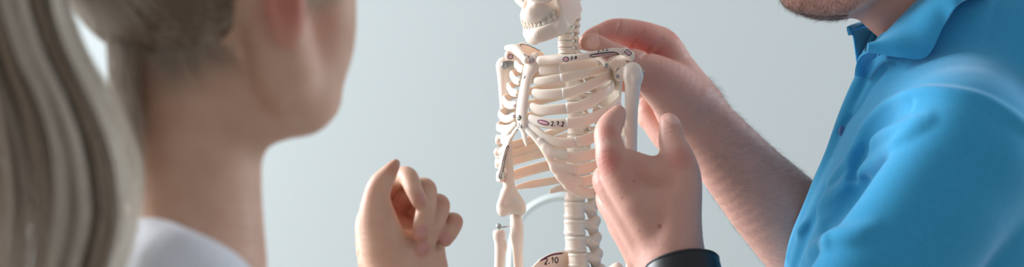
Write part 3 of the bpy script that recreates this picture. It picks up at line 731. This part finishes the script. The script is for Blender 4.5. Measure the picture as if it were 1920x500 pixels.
# collar
Wp = lambda L_: [P(*q) for q in L_]
fold = Wp([(1626, 96, 1.530), (1655, 69, 1.530), (1688, 35, 1.532), (1724, 0, 1.534), (1775, -38, 1.545), (1806, -50, 1.59), (1780, -40, 1.63)])
edge = Wp([(1630, 97, 1.520), (1690, 107, 1.506), (1738, 106, 1.500), (1772, 44, 1.497), (1806, 2, 1.494), (1880, -14, 1.545), (1878, -14, 1.62)])
loft('collar', fold, edge, (-.002, -.010, .006), .0026, M_polo, shirt)
stand_top = Wp([(1638, 90, 1.530), (1656, 68, 1.533), (1688, 34, 1.536), (1724, 0, 1.539), (1774, -36, 1.548), (1804, -48, 1.59)])
stand_bot = Wp([(1646, 104, 1.545), (1668, 96, 1.548), (1705, 84, 1.548), (1748, 70, 1.539), (1790, 30, 1.555), (1815, 10, 1.59)])
loft('collar_stand', stand_top, stand_bot, (0, 0, 0), .0022, M_polo, shirt)
loft('collar_stand', Wp([(1598, 58, 1.612), (1622, 51, 1.624), (1648, 56, 1.634), (1690, 20, 1.645), (1760, -20, 1.645), (1800, -44, 1.60)]), Wp([(1609, 134, 1.60), (1625, 125, 1.612), (1655, 110, 1.632), (1700, 85, 1.65), (1770, 50, 1.65), (1812, 14, 1.60)]), (0, 0, 0), .0022, M_polo, shirt)
loft('collar', Wp([(1597, 57, 1.611), (1610, 50, 1.618), (1628, 46, 1.626), (1648, 53, 1.637), (1690, 17, 1.65), (1760, -24, 1.65)]), Wp([(1593, 66, 1.606), (1598, 66, 1.63), (1610, 64, 1.645), (1640, 80, 1.66), (1690, 60, 1.68), (1790, 10, 1.68)]), (-.002, .002, .005), .0026, M_polo, shirt)
loft('placket_roll', Wp([(1604, 142, 1.558), (1606, 120, 1.548), (1614, 104, 1.538), (1630, 95, 1.530)]), Wp([(1617, 146, 1.56), (1622, 126, 1.556), (1632, 113, 1.55), (1644, 104, 1.542)]), (-.001, -.004, .001), .0026, M_polo, shirt)
bD = hit(shn, 1579, 246)
solid('button', Sub(Ell(P(1579, 246, bD - .0005), [.0048, .0016, .0052], [unit([1, .9, 0]), unit([-.9, 1, 0]), [0, 0, 1]]), U(0, ball(1577, 244, bD - .0014, 1.6), ball(1581, 249, bD - .0014, 1.6))), .0004, M_dbutton, shirt)

M_trous = mat('dark_navy_twill', srgb(44, 50, 66), rough=.9)
solid('trousers', U(.03, Ell(P(1705, 700, 1.59), [.125, .16, .13]), *[U(.01, Cone(np.array([.37, 1.59 + s * .09, 1.2]), np.array([.36, 1.59 + s * .09, .55]), .095, .065), Cone(np.array([.36, 1.59 + s * .09, .55]), np.array([.39, 1.59 + s * .09, .06]), .065, .06), Cone(np.array([.38, 1.59 + s * .09, .035]), np.array([.22, 1.59 + s * .10, .035]), .035, .033)) for s in (-1, 1)]), .005, M_trous, man)

# --- watch strap
ax_ = unit([.16, -.5, -.85]); wc = P(1281, 514, 1.468)
e1 = unit(np.cross(ax_, [.05, .87, -.5])); e2 = np.cross(ax_, e1)
th = np.linspace(0, 2 * math.pi, 73); ringp = np.array([wc + e1 * math.cos(t) * .0298 + e2 * math.sin(t) * .0248 for t in th])
nrm = np.array([unit(e1 * math.cos(t) / .0298 + e2 * math.sin(t) / .0248) for t in th])
def band(name, off, hw, ht, m, parent, shift=0.0):
    C_ = ringp + nrm * off + ax_ * shift; M_ = 12; V = []
    s_ = np.linspace(0, 2 * math.pi, M_, endpoint=False)
    cx = np.sign(np.cos(s_)) * np.abs(np.cos(s_)) ** .5; cy = np.sign(np.sin(s_)) * np.abs(np.sin(s_)) ** .5
    for i in range(72): V.append(C_[i] + np.outer(cx * hw, ax_) + np.outer(cy * ht, nrm[i]))
    Fq = [(i * M_ + j, i * M_ + (j + 1) % M_, ((i + 1) % 72) * M_ + (j + 1) % M_, ((i + 1) % 72) * M_ + j) for i in range(72) for j in range(M_)]
    return np_mesh(name, np.concatenate(V), Fq, m, parent)
strap = band('watch_strap', .0012, .0105, .0017, M_leather, man)
band('stitching', .0029, .0004, .0003, M_thread, strap, -.0082)

# --- hair on jaw and forearm
M_beard = hair_mat('brown_beard_hair', srgb(84, 62, 52), srgb(140, 104, 82)); M_armhair = hair_mat('dark_arm_hair', srgb(70, 50, 44), srgb(120, 88, 72))
mv = np.empty(len(man.data.vertices) * 3, np.float32); man.data.vertices.foreach_get('co', mv); mv = mv.reshape(-1, 3).astype(float)
mx, my = px_of(mv)
def fuzz(name, sel, count, flow, ln, lift, rad, m, node, n=5):
    idx = np.flatnonzero(sel); idx = RNG.choice(idx, count); R_ = mv[idx] + RNG.normal(0, .0004, (count, 3)); N_ = normals(node, R_)
    F_ = np.asarray(flow(R_), float); F_ = F_ - N_ * (F_ * N_).sum(1)[:, None]; F_ /= np.linalg.norm(F_, axis=1)[:, None] + 1e-9
    F_ += RNG.normal(0, .3, F_.shape); lens = ln * RNG.uniform(.5, 1.25, count); t = np.linspace(0, 1, n)[:, None]
    def f(i): return R_[i] + (F_[i] * t * (1 + .1 * t) + N_[i] * (lift * t - lift * .55 * t * t)) * lens[i]
    return strands(name, count, f, n, m, man, rad, RNG.uniform(0, 1, count))
jsel = (mx > 1440) & (mx < 1640) & (my > -75) & (my < 60) & (mv[:, 1] < 1.66) & ((mx < 1592) | (my < 22 - (mx - 1592) * .9)) & ~((mx > 1560) & (my > 20) & (mv[:, 1] < 1.60) & (mx > 1596))
fuzz('beard', jsel, 9000, lambda X: np.tile([-.35, 0, -1.], (len(X), 1)), .0052, .5, .00007, M_beard, headneck)
asel = (mx > 1325) & (mx < 1540) & (my > 110) & (mv[:, 1] > 1.58) & (mv[:, 1] < 1.72)
fuzz('arm_hair', asel, 8000, lambda X: np.tile([.75, -.1, .25], (len(X), 1)), .0065, .4, .000035, M_armhair, armR)
# ================================================================ THE WOMAN
M_skinW = skin('woman_skin', srgb(214, 174, 150), srgb(192, 104, 88), srgb(204, 150, 142), srgb(207, 164, 140))
M_tee = mat('white_cotton_jersey', srgb(228, 230, 238), rough=.9, bump=.2, bscale=700, sheen=.15)
fW = unit([math.cos(math.radians(40)), math.sin(math.radians(40)), -.1]); rW = unit(np.cross(fW, [0, 0, 1])); uW = np.cross(rW, fW)
DW = 1.10
skullW = Ell(P(401, -150, DW), [.094, .075, .10], [fW, rW, uW])
faceW = U(.014, chain([(596, -60, 1.085, 66), (590, 20, 1.085, 70), (577, 100, 1.085, 61), (574, 160, 1.088, 57), (578, 194, 1.10, 52)]), chain([(500, -20, 1.045, 60), (520, 60, 1.042, 58), (535, 140, 1.055, 58), (560, 190, 1.08, 52)]),
    chain([(548, 196, 1.085, 52), (520, 212, 1.085, 46)]), chain([(590, 190, 1.13, 46), (560, 150, 1.155, 46), (520, 60, 1.17, 50)]), Ell(P(520, 40, 1.11), [.05, .06, .07]),
    chain([(640, -130, 1.16, 14), (662, -84, 1.17, 15)]))
neckW = chain([(368, -40, 1.095, 124), (366, 100, 1.092, 122), (366, 250, 1.09, 123), (364, 380, 1.088, 127), (352, 520, 1.085, 150)])
eA = [unit([.86, .5, .1]), unit([-.5, .86, 0]), unit(np.cross(unit([.86, .5, .1]), unit([-.5, .86, 0])))]
earW = U(.003, Sub(Ell(P(534, 0, 1.010), [.0125, .0062, .030], eA), Ell(P(536, -4, 1.003), [.0075, .0056, .019], eA), .002), chain([(534, 46, 1.011, 18), (536, 60, 1.012, 17)], n=eA[1], sq=.5),
    Ell(P(535, 0, 1.022), [.009, .012, .022], eA), chain([(556, -40, 1.003, 7), (534, -72, 1.002, 7), (508, -30, 1.007, 7), (510, 24, 1.01, 7)]))
headW = U(.003, U(.022, U(.02, skullW, faceW), neckW), earW)
bodW = U(.04, Ell(P(390, 1130, 1.12), [.14, .12, .16]), Cone(P(310, 690, 1.06), P(430, 710, 1.22), .04, .04))
# raised left hand, fingers curled towards the palm
th_ = chain([(742, 306, 1.402, 8.5), (737, 313, 1.401, 12), (727, 327, 1.401, 17), (713, 347, 1.402, 23), (706, 372, 1.404, 26), (708, 410, 1.408, 36), (722, 462, 1.412, 46), (750, 520, 1.42, 60)])
def finger(w): return chain(w)
iF = finger([(705, 400, 1.45, 26), (712, 368, 1.452, 23), (740, 338, 1.440, 19.5), (763, 330, 1.425, 18.5), (775, 352, 1.413, 16.5), (786, 377, 1.407, 14.5)])
mF = finger([(735, 420, 1.455, 26), (748, 384, 1.460, 23), (776, 357, 1.448, 20), (799, 354, 1.432, 19.5), (799, 388, 1.416, 18.5), (793, 418, 1.409, 18), (788, 438, 1.407, 16.5)])
rF = finger([(768, 440, 1.455, 26), (785, 405, 1.462, 23), (808, 384, 1.450, 19.5), (825, 384, 1.438, 19), (817, 416, 1.424, 18.5), (803, 446, 1.416, 18), (793, 463, 1.412, 15.5)])
pF = finger([(795, 470, 1.452, 26), (815, 432, 1.462, 21), (838, 416, 1.452, 17), (853, 415, 1.440, 15.5), (845, 434, 1.430, 15), (835, 449, 1.424, 13.5)])
palmW = U(.008, chain([(706, 400, 1.445, 30), (690, 420, 1.435, 24), (712, 480, 1.43, 44)]), chain([(740, 425, 1.452, 30), (750, 500, 1.435, 50)]), chain([(772, 440, 1.452, 30), (775, 500, 1.435, 50)]), chain([(803, 452, 1.446, 31), (796, 500, 1.436, 43)]))
foreW = chain([(760, 505, 1.428, 76), (762, 600, 1.42, 76), (755, 760, 1.40, 90), (720, 980, 1.37, 105)], n=VIEW, sq=.78)
upW = chain([(720, 980, 1.37, 105), (600, 930, 1.32, 120), (460, 800, 1.25, 130)])
handW = U(.0028, U(.006, th_, U(.006, palmW, foreW)), iF, mF, rF, pF)
bodyW = U(.02, U(.025, headW, bodW), upW)
bodyW = U(.004, bodyW, handW)
dwn = [.25, -.25, -1]
nW = [Nail(794, 371, 1.4025, 10.5, 7.5, [.35, -.15, -1], [.72, -.7, .1]), Nail(791, 434, 1.3995, 12.5, 10.5, [-.2, -.15, -1], [.2, -1, -.1]), Nail(794, 464, 1.4055, 12, 10.5, [-.4, -.1, -1], [.25, -1, -.15]), Nail(835, 446, 1.4185, 10, 10.5, [-.55, -.1, -1], [.2, -1, .1])]
redW = [(P(748, 395, 1.45), .022, .7), (P(735, 360, 1.44), .016, .6), (P(738, 312, 1.395), .010, .45), (P(790, 372, 1.40), .010, .5), (P(788, 442, 1.40), .010, .5), (P(792, 470, 1.405), .009, .5), (P(836, 445, 1.415), .010, .5), (P(806, 340, 1.425), .010, .35), (P(834, 372, 1.43), .010, .35), (P(858, 408, 1.43), .010, .35), (P(690, 350, 1.40), .016, .3),  # first two: skin redness, its colour darkened to carry the palm hollow's shade
        (P(536, 10, 1.005), .034, .8), (P(532, 58, 1.010), .02, .6), (P(590, 60, 1.06), .03, .3)]
woman = solid('person', bodyW, .0013, M_skinW, None, {'red': blob_mask(redW), 'nail': nail_mask(nW), 'mole': lambda V: np.zeros(len(V))})
tag(woman, 'fair ponytailed person in a white top, seen from behind, with one loosely curled hand raised', 'person')
# white top
tee = U(.02, chain([(262, 500, 1.07, 60), (288, 482, 1.045, 68), (345, 505, 1.028, 74), (415, 552, 1.04, 74), (440, 660, 1.08, 90)]), Ell(P(385, 1130, 1.12), [.155, .13, .168]), Cone(P(285, 720, 1.06), P(430, 760, 1.22), .07, .065), chain([(290, 484, 1.06, 68), (270, 520, 1.15, 80), (300, 580, 1.22, 80), (380, 640, 1.22, 80)]))
teeS = Sub(tee, chain([(352, 250, 1.09, 138), (350, 380, 1.088, 139), (345, 450, 1.088, 139)]), .003)
def creases(X): return .0012 * np.sin(X[:, 0] * 60 + X[:, 2] * 80) * np.sin(X[:, 2] * 45 - X[:, 0] * 30)
solid('t_shirt', Warp(teeS, creases), .002, M_tee, woman)

M_trousW = mat('grey_twill', srgb(96, 98, 104), rough=.9)
solid('trousers', U(.03, Ell(P(385, 1420, 1.12), [.16, .14, .15]), *[U(.01, Cone(np.array([-.2, 1.12 + s * .085, .95]), np.array([-.19, 1.12 + s * .085, .5]), .09, .06), Cone(np.array([-.19, 1.12 + s * .085, .5]), np.array([-.2, 1.12 + s * .085, .06]), .06, .05), Cone(np.array([-.19, 1.12 + s * .085, .032]), np.array([-.04, 1.12 + s * .09, .032]), .032, .03)) for s in (-1, 1)]), .005, M_trousW, woman)

# hair: swept up cap and long ponytail
M_hair = hair_mat('ash_blond_hair', srgb(146, 122, 98), srgb(252, 244, 230), .4)
M_scalp = mat('brown_hair_mass', srgb(106, 86, 68), rough=.6, bump=.6, bscale=120)
cap = U(.02, ball(296, -86, 1.065, 178, 200, 186), ball(385, -70, 1.07, 105, 150, 128), Ell(P(398, -165, 1.10), [.098, .080, .105], [fW, rW, uW]))
cap_o = solid('hair', cap, .0025, M_scalp, woman)
tie = P(60, -150, 1.0)
nlk = 150
def capstrands():
    S = []; T = []
    for l in range(nlk):
        # start along the hairline, run over the cap surface to the tie
        a = RNG.uniform(0, 1)
        hx = 135 + a * 345; hy = 110 - 0.0034 * (hx - 295) ** 2 + RNG.normal(0, 5)
        tone = np.clip(RNG.normal(.22, .16), 0, 1)
        for s in range(22):
            x, y = hx + RNG.normal(0, 7), hy + RNG.normal(0, 3) - abs(RNG.normal(0, 30)) * (RNG.random() < .6)
            D = hit(cap, x, y, .85, 1.4)
            if D is None: continue
            p0 = P(x, y, D); pts = []
            for t in np.linspace(0, 1, 10):
                q = p0 * (1 - t) + tie * t; q = q + np.array([0, -1, .3]) * .02 * math.sin(math.pi * t); pts.append(q)
            S.append(np.array(pts)); T.append(tone + RNG.normal(0, .06))
    return S, T
S_, T_ = capstrands()
for k in range(260):       # fine hairs before the ear and at the temple
    x0 = RNG.uniform(545, 655); p0 = P(x0, -70, 1.02 + .0005 * (x0 - 545)); e = P(x0 - RNG.uniform(-5, 25), RNG.uniform(0, 40), 1.018 + .0006 * (x0 - 545))
    t = np.linspace(0, 1, 10)[:, None]; S_.append(p0 * (1 - t) + e * t + np.array([.002, -.003, 0]) * np.sin(t * 3.1)); T_.append(np.clip(RNG.normal(.5, .2), 0, 1))
for k in range(900):       # loose nape hairs
    x0 = RNG.uniform(220, 460); p0 = P(x0, 40 + 75 * (1 - abs(x0 - 300) / 160) + abs(RNG.normal(0, 45)), 1.0); p0[1] = (hit(headW, x0, 150, .8, 1.4) or 1.05) - .001
    e = P(x0 - RNG.uniform(10, 60), 20, p0[1] - .012); t = np.linspace(0, 1, 10)[:, None]; S_.append(e * (1 - t) + p0 * t); T_.append(np.clip(RNG.normal(.3, .15), 0, 1))
for k in range(900):       # dark lengths added beside the neck to block rim light and shade it
    x0 = RNG.uniform(195, 275); d0 = 1.10 - RNG.uniform(0, .06); x1 = RNG.uniform(236, 276)
    a = P(x0, -25, d0); b_ = P(x1, RNG.uniform(230, 420), 1.09 - RNG.uniform(0, .075)); t = np.linspace(0, 1, 10)[:, None]
    S_.append(a * (1 - t) + b_ * t + np.array([-.004, 0, 0]) * np.sin(3.14 * t)); T_.append(np.clip(RNG.normal(.15, .12), 0, 1))
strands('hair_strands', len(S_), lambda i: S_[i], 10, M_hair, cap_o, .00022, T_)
# ponytail locks
ys = np.array([-190, -90, 0, 100, 200, 300, 400, 500, 620]); cxp = np.array([55, 20, 12, 40, 84, 112, 122, 106, 70]); hwp = np.array([30, 95, 116, 128, 140, 146, 146, 138, 100])
PS, PT = [], []
for l in range(170):
    u = RNG.uniform(-1, 1); v = RNG.uniform(-1, 1)
    if u * u + v * v > 1: continue
    tone = np.clip(.38 + .30 * RNG.normal() , 0.02, 1); ph = RNG.uniform(0, 6.3); wob = RNG.uniform(2, 12); yend = RNG.uniform(560, 700)
    for s in range(26):
        du, dv = RNG.normal(0, .045, 2); pts = []
        yy = np.linspace(-190, yend, 14)
        for y in yy:
            c = np.interp(y, ys, cxp); h = np.interp(y, ys, hwp)
            x = c + (u + du) * h + wob * math.sin(y / 120 + ph); d = .995 + (v + dv) * .040
            pts.append(P(x, y, d))
        PS.append(np.array(pts)); PT.append(np.clip(tone + RNG.normal(0, .05) + (.8 if u + du > .78 * math.sqrt(max(0, 1 - v * v)) else 0), 0, 1))  # right-edge strands toned near white, a backlit highlight painted into the colour
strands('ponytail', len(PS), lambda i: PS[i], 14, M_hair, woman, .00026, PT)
# ================================================================ PALE HOOP BEHIND THE SKELETON
M_tube = mat('white_plastic_tube', srgb(238, 244, 240), rough=.5)
DT = 2.35
hp = spline([P(957, 540, DT), P(958, 490, DT), P(963, 446, DT), P(978, 407, DT), P(1006, 382, DT), P(1042, 370, DT), P(1072, 374, DT), P(1089, 396, DT), P(1093, 450, DT), P(1093, 540, DT)], 8)
zl, zr = hp[0].copy(), hp[-1].copy(); zl[2] = zr[2] = .012
hp = np.vstack([zl, hp, zr])
hoop = sweep('hoop_stand', hp, .0046, .0046, [0, 1.0, 0], M_tube, None, m=12, pw=2, round_ends=False)
tag(hoop, 'thin pale bent tube blurred behind the skeleton model beside its lumbar spine', 'stand')
solid('base', Cone([zl[0] - .03, DT, .012], [zr[0] + .03, DT, .012], .06, .06, [0, 0, 1], .2), .004, M_tube, hoop)
# ================================================================ PEN MARKS ON THE MODEL
def bvh_of(objs):
    V, F = [], []; n = 0
    for o in objs:
        me = o.data; v = np.empty(len(me.vertices) * 3, np.float32); me.vertices.foreach_get('co', v); v = v.reshape(-1, 3)
        V += [tuple(p) for p in v.tolist()]; F += [tuple(i + n for i in p.vertices) for p in me.polygons]; n = len(V)
    return BVHTree.FromPolygons(V, F)
def descend(o):
    r = [o] if o.type == 'MESH' else []
    for c in o.children: r += descend(c)
    return r
sk_all = descend(SK)
sk_bvh = [(o, bvh_of([o])) for o in sk_all if len(o.data.vertices) < 400000]
def cast(px, py):
    d = Vector(P(px, py, 1.0) - cam_p).normalized(); best = None
    for o, b in sk_bvh:
        h = b.ray_cast(Vector(cam_p), d)
        if h[0] is not None and (best is None or h[3] < best[1][3]): best = (o, h)
    return best
def stroke(pts, r, m, name='ink_mark', closed=False, sub=4):
    q = np.array(pts + ([pts[0]] if closed else []), float)
    if len(q) > 2: q = spline(np.c_[q, np.zeros(len(q))], sub)[:, :2]
    W, N_, own = [], [], None
    for x, y in q:
        h = cast(x, y)
        if h is None or (W and abs(h[1][0].y - W[-1][1]) > .008): continue
        own = own or h[0]; W.append(np.array(h[1][0])); n = np.array(h[1][1]); N_.append(n if n[1] < 0 else -n)
    if len(W) < 2: return
    W = np.array(W); N_ = np.array(N_); rr = RR(r, float(W[0][1]))
    return sweep(name, W + N_ * .00006, np.full(len(W), rr), np.full(len(W), .00016), N_, m, own, m=8, pw=2, round_ends=len(W) > 4)
def fill(cx, cy, rx, ry, ang, m):
    c, s = math.cos(ang), math.sin(ang)
    for k in (-.5, 0, .5):
        w = rx * math.sqrt(1 - k * k) * .85
        stroke([(cx + t * w * c - k * ry * s, cy + t * w * s + k * ry * c) for t in (-1, -.5, 0, .5, 1)], ry * .32, m, 'ink_fill')
def ring_mark(cx, cy, rx, ry, ang=0, r=.9, m=None):
    c, s = math.cos(ang), math.sin(ang)
    stroke([(cx + rx * math.cos(t) * c - ry * math.sin(t) * s, cy + rx * math.cos(t) * s + ry * math.sin(t) * c) for t in np.linspace(0, 6.28, 11)[:-1]], r, m or M_violet, 'ink_ring', True)
GL = {'0': [[(.5, 0), (.05, .3), (.1, .75), (.5, 1), (.9, .7), (.9, .25), (.5, 0)]], '1': [[(.2, .3), (.65, 0), (.6, 1)]], '2': [[(.1, .25), (.4, 0), (.8, .15), (.7, .5), (.05, 1), (.9, .95)]],
      '6': [[(.75, 0), (.25, .4), (.15, .8), (.5, 1), (.85, .75), (.5, .5), (.2, .7)]], '7': [[(.05, .08), (.9, 0), (.4, 1)], [(.3, .5), (.8, .45)]],
      '8': [[(.5, .48), (.15, .25), (.5, 0), (.85, .22), (.5, .48), (.1, .75), (.5, 1), (.9, .75), (.5, .48)]], '5': [[(.85, 0), (.3, .05), (.25, .42), (.7, .45), (.8, .8), (.1, 1)]], '.': [[(.05, .88), (.75, .97)]], 'A': [[(.05, 1), (.45, 0), (.95, 1)], [(.2, .6), (.75, .62)]]}
def write(s, x, y, w, h, r, m, slope=0.0, adv=None):
    for ch in s:
        k = .45 if ch == '.' else 1
        for st in GL[ch]: stroke([(x + a * w * k, y + b * h + slope * a * w) for a, b in st], r, m, 'ink_lettering', sub=3)
        x += (w * k + w * .22); y += slope * (w * k + w * .22)
ring_mark(1061, 111, 5.2, 4.2); fill(1061, 111, 3.8, 3, 0, M_pink); write('2.8', 1070, 106.5, 4, 4.6, .75, M_ink, -.12)
fill(1134, 102, 23, 2, -.13, M_pink)
stroke([(1107, 107), (1108, 103), (1122, 100.5), (1138, 98.5), (1152, 98), (1160, 101.5), (1157, 103.5), (1148, 101.5), (1134, 103), (1120, 105.5)], 1.0, M_ink, closed=True)
write('2.7.0', 1120, 94.5, 4.2, 3.6, .6, M_ink, -.16)
stroke([(1173, 95), (1177, 93), (1180, 97), (1184, 99), (1181, 103), (1177, 103), (1174, 100), (1171, 98)], .9, M_violet, closed=True); fill(1177, 98.5, 3, 2.4, 0, M_pink)
stroke([(977, 87), (975, 84), (979, 82.5), (981, 85)], .8, M_ink); stroke([(980, 82.5), (992, 85.5), (1004, 91), (1014, 96)], .8, M_ink)
ring_mark(957, 106, 5, 4.2); fill(957, 106, 3.4, 2.8, 0, M_pink); stroke([(961, 102), (965, 99.5)], .8, M_ink)
stroke([(981, 102), (985, 103), (984, 106)], .7, M_ink); stroke([(988, 104), (992, 106), (990, 108)], .7, M_ink)
write('2.5', 992, 109, 3.4, 7, .7, M_blue, .1)
stroke([(977, 146), (981, 144), (980, 140), (984, 138), (987, 136)], .9, M_ink); stroke([(980, 147), (984, 145), (984, 141)], .9, M_ink)
for x, y in ((973, 153), (968, 177)): stroke([(x - 1.2, y), (x + 1.2, y + .6)], 1.1, M_violet)
ring_mark(965, 198, 2.2, 1.8, 0, .7); ring_mark(964, 218, 2.2, 2, 0, .7)
write('26', 971.5, 231, 3.6, 7.5, .7, M_ink, .25); stroke([(968.5, 243), (971, 244), (970, 246)], .9, M_ink); stroke([(972, 244), (975, 246)], 1, M_violet)
fill(1019, 229.5, 10, 3, .26, M_pink); ring_mark(1019, 229.5, 11, 3.6, .26)
write('2.7.2', 1033, 227.5, 5.2, 8, .95, M_ink, .04)
stroke([(953, 272.5), (954, 276), (950, 287), (947, 298), (945, 310), (940.5, 331), (937, 333), (936, 329), (940, 314), (942.5, 302), (946, 288), (950, 276)], .8, M_ink, closed=True)
stroke([(1012, 489.5), (1026, 480.8), (1040, 476), (1057, 474)], 1.6, M_violet); stroke([(1015, 487.3), (1028, 479.6), (1042, 475.3)], 1.0, M_ink)
write('2.10', 1021, 484, 6.2, 11, 1.15, M_ink, -.12)
write('A', 1097, 239, 7, 8, .55, M_ink)
# ================================================================ SETTING
def box(name, lo, hi, m):
    lo, hi = np.array(lo, float), np.array(hi, float)
    V = [[(lo, hi)[i >> a & 1][a] for a in range(3)] for i in range(8)]
    Fq = [(0, 2, 3, 1), (4, 5, 7, 6), (0, 1, 5, 4), (2, 6, 7, 3), (0, 4, 6, 2), (1, 3, 7, 5)]
    o = np_mesh(name, V, Fq, m, smooth=False); o['kind'] = 'structure'; return o
M_wall = mat('pale_painted_plaster', srgb(226, 234, 234), rough=.9, bump=.1, bscale=250)
M_floor = mat('grey_linoleum', srgb(170, 168, 162), rough=.6, vary=srgb(160, 158, 152), vscale=8)
box('wall_back', (-3.2, 2.75, 0), (3.2, 2.87, 2.9), M_wall)
box('floor', (-3.2, -1.5, -.1), (3.2, 2.87, 0), M_floor)

cam = bpy.data.cameras.new('camera'); cam_o = bpy.data.objects.new('camera', cam); COL.objects.link(cam_o)
cam_o.location = (0, 0, CAM_Z); cam_o.rotation_euler = (math.pi / 2, 0, 0)
cam.sensor_fit = 'HORIZONTAL'; cam.sensor_width = 36; cam.lens = F_PX / 1920 * 36; cam.clip_start = .05; cam.clip_end = 50
cam.dof.use_dof = True; cam.dof.focus_distance = 1.56; cam.dof.aperture_fstop = 4.0
SC.camera = cam_o

def area(name, loc, target, size, power, col):
    l = bpy.data.lights.new(name, 'AREA'); l.shape = 'RECTANGLE'; l.size, l.size_y = size; l.energy = power; l.color = col
    o = bpy.data.objects.new(name, l); COL.objects.link(o); o.location = loc
    o.rotation_euler = (Vector(target) - Vector(loc)).to_track_quat('-Z', 'Y').to_euler(); return o
area('window_daylight', (-2.3, 2.36, 2.2), (0, 1.5, 1.4), (1.2, 1.6), 158, (.94, .97, 1.0))
area('far_window_daylight', (2.6, 2.35, 2.3), (.2, 1.5, 1.4), (1.0, 1.4), 36, (.82, .91, 1.0))
w = bpy.data.worlds.new('room_light'); SC.world = w; w.use_nodes = True
bg = w.node_tree.nodes['Background']; bg.inputs[0].default_value = (.93, .96, 1, 1); bg.inputs[1].default_value = .37
SC.view_settings.view_transform = 'Standard'; SC.view_settings.look = 'None'; SC.view_settings.gamma = 1; SC.view_settings.use_curve_mapping = False
SC.view_settings.exposure = .14
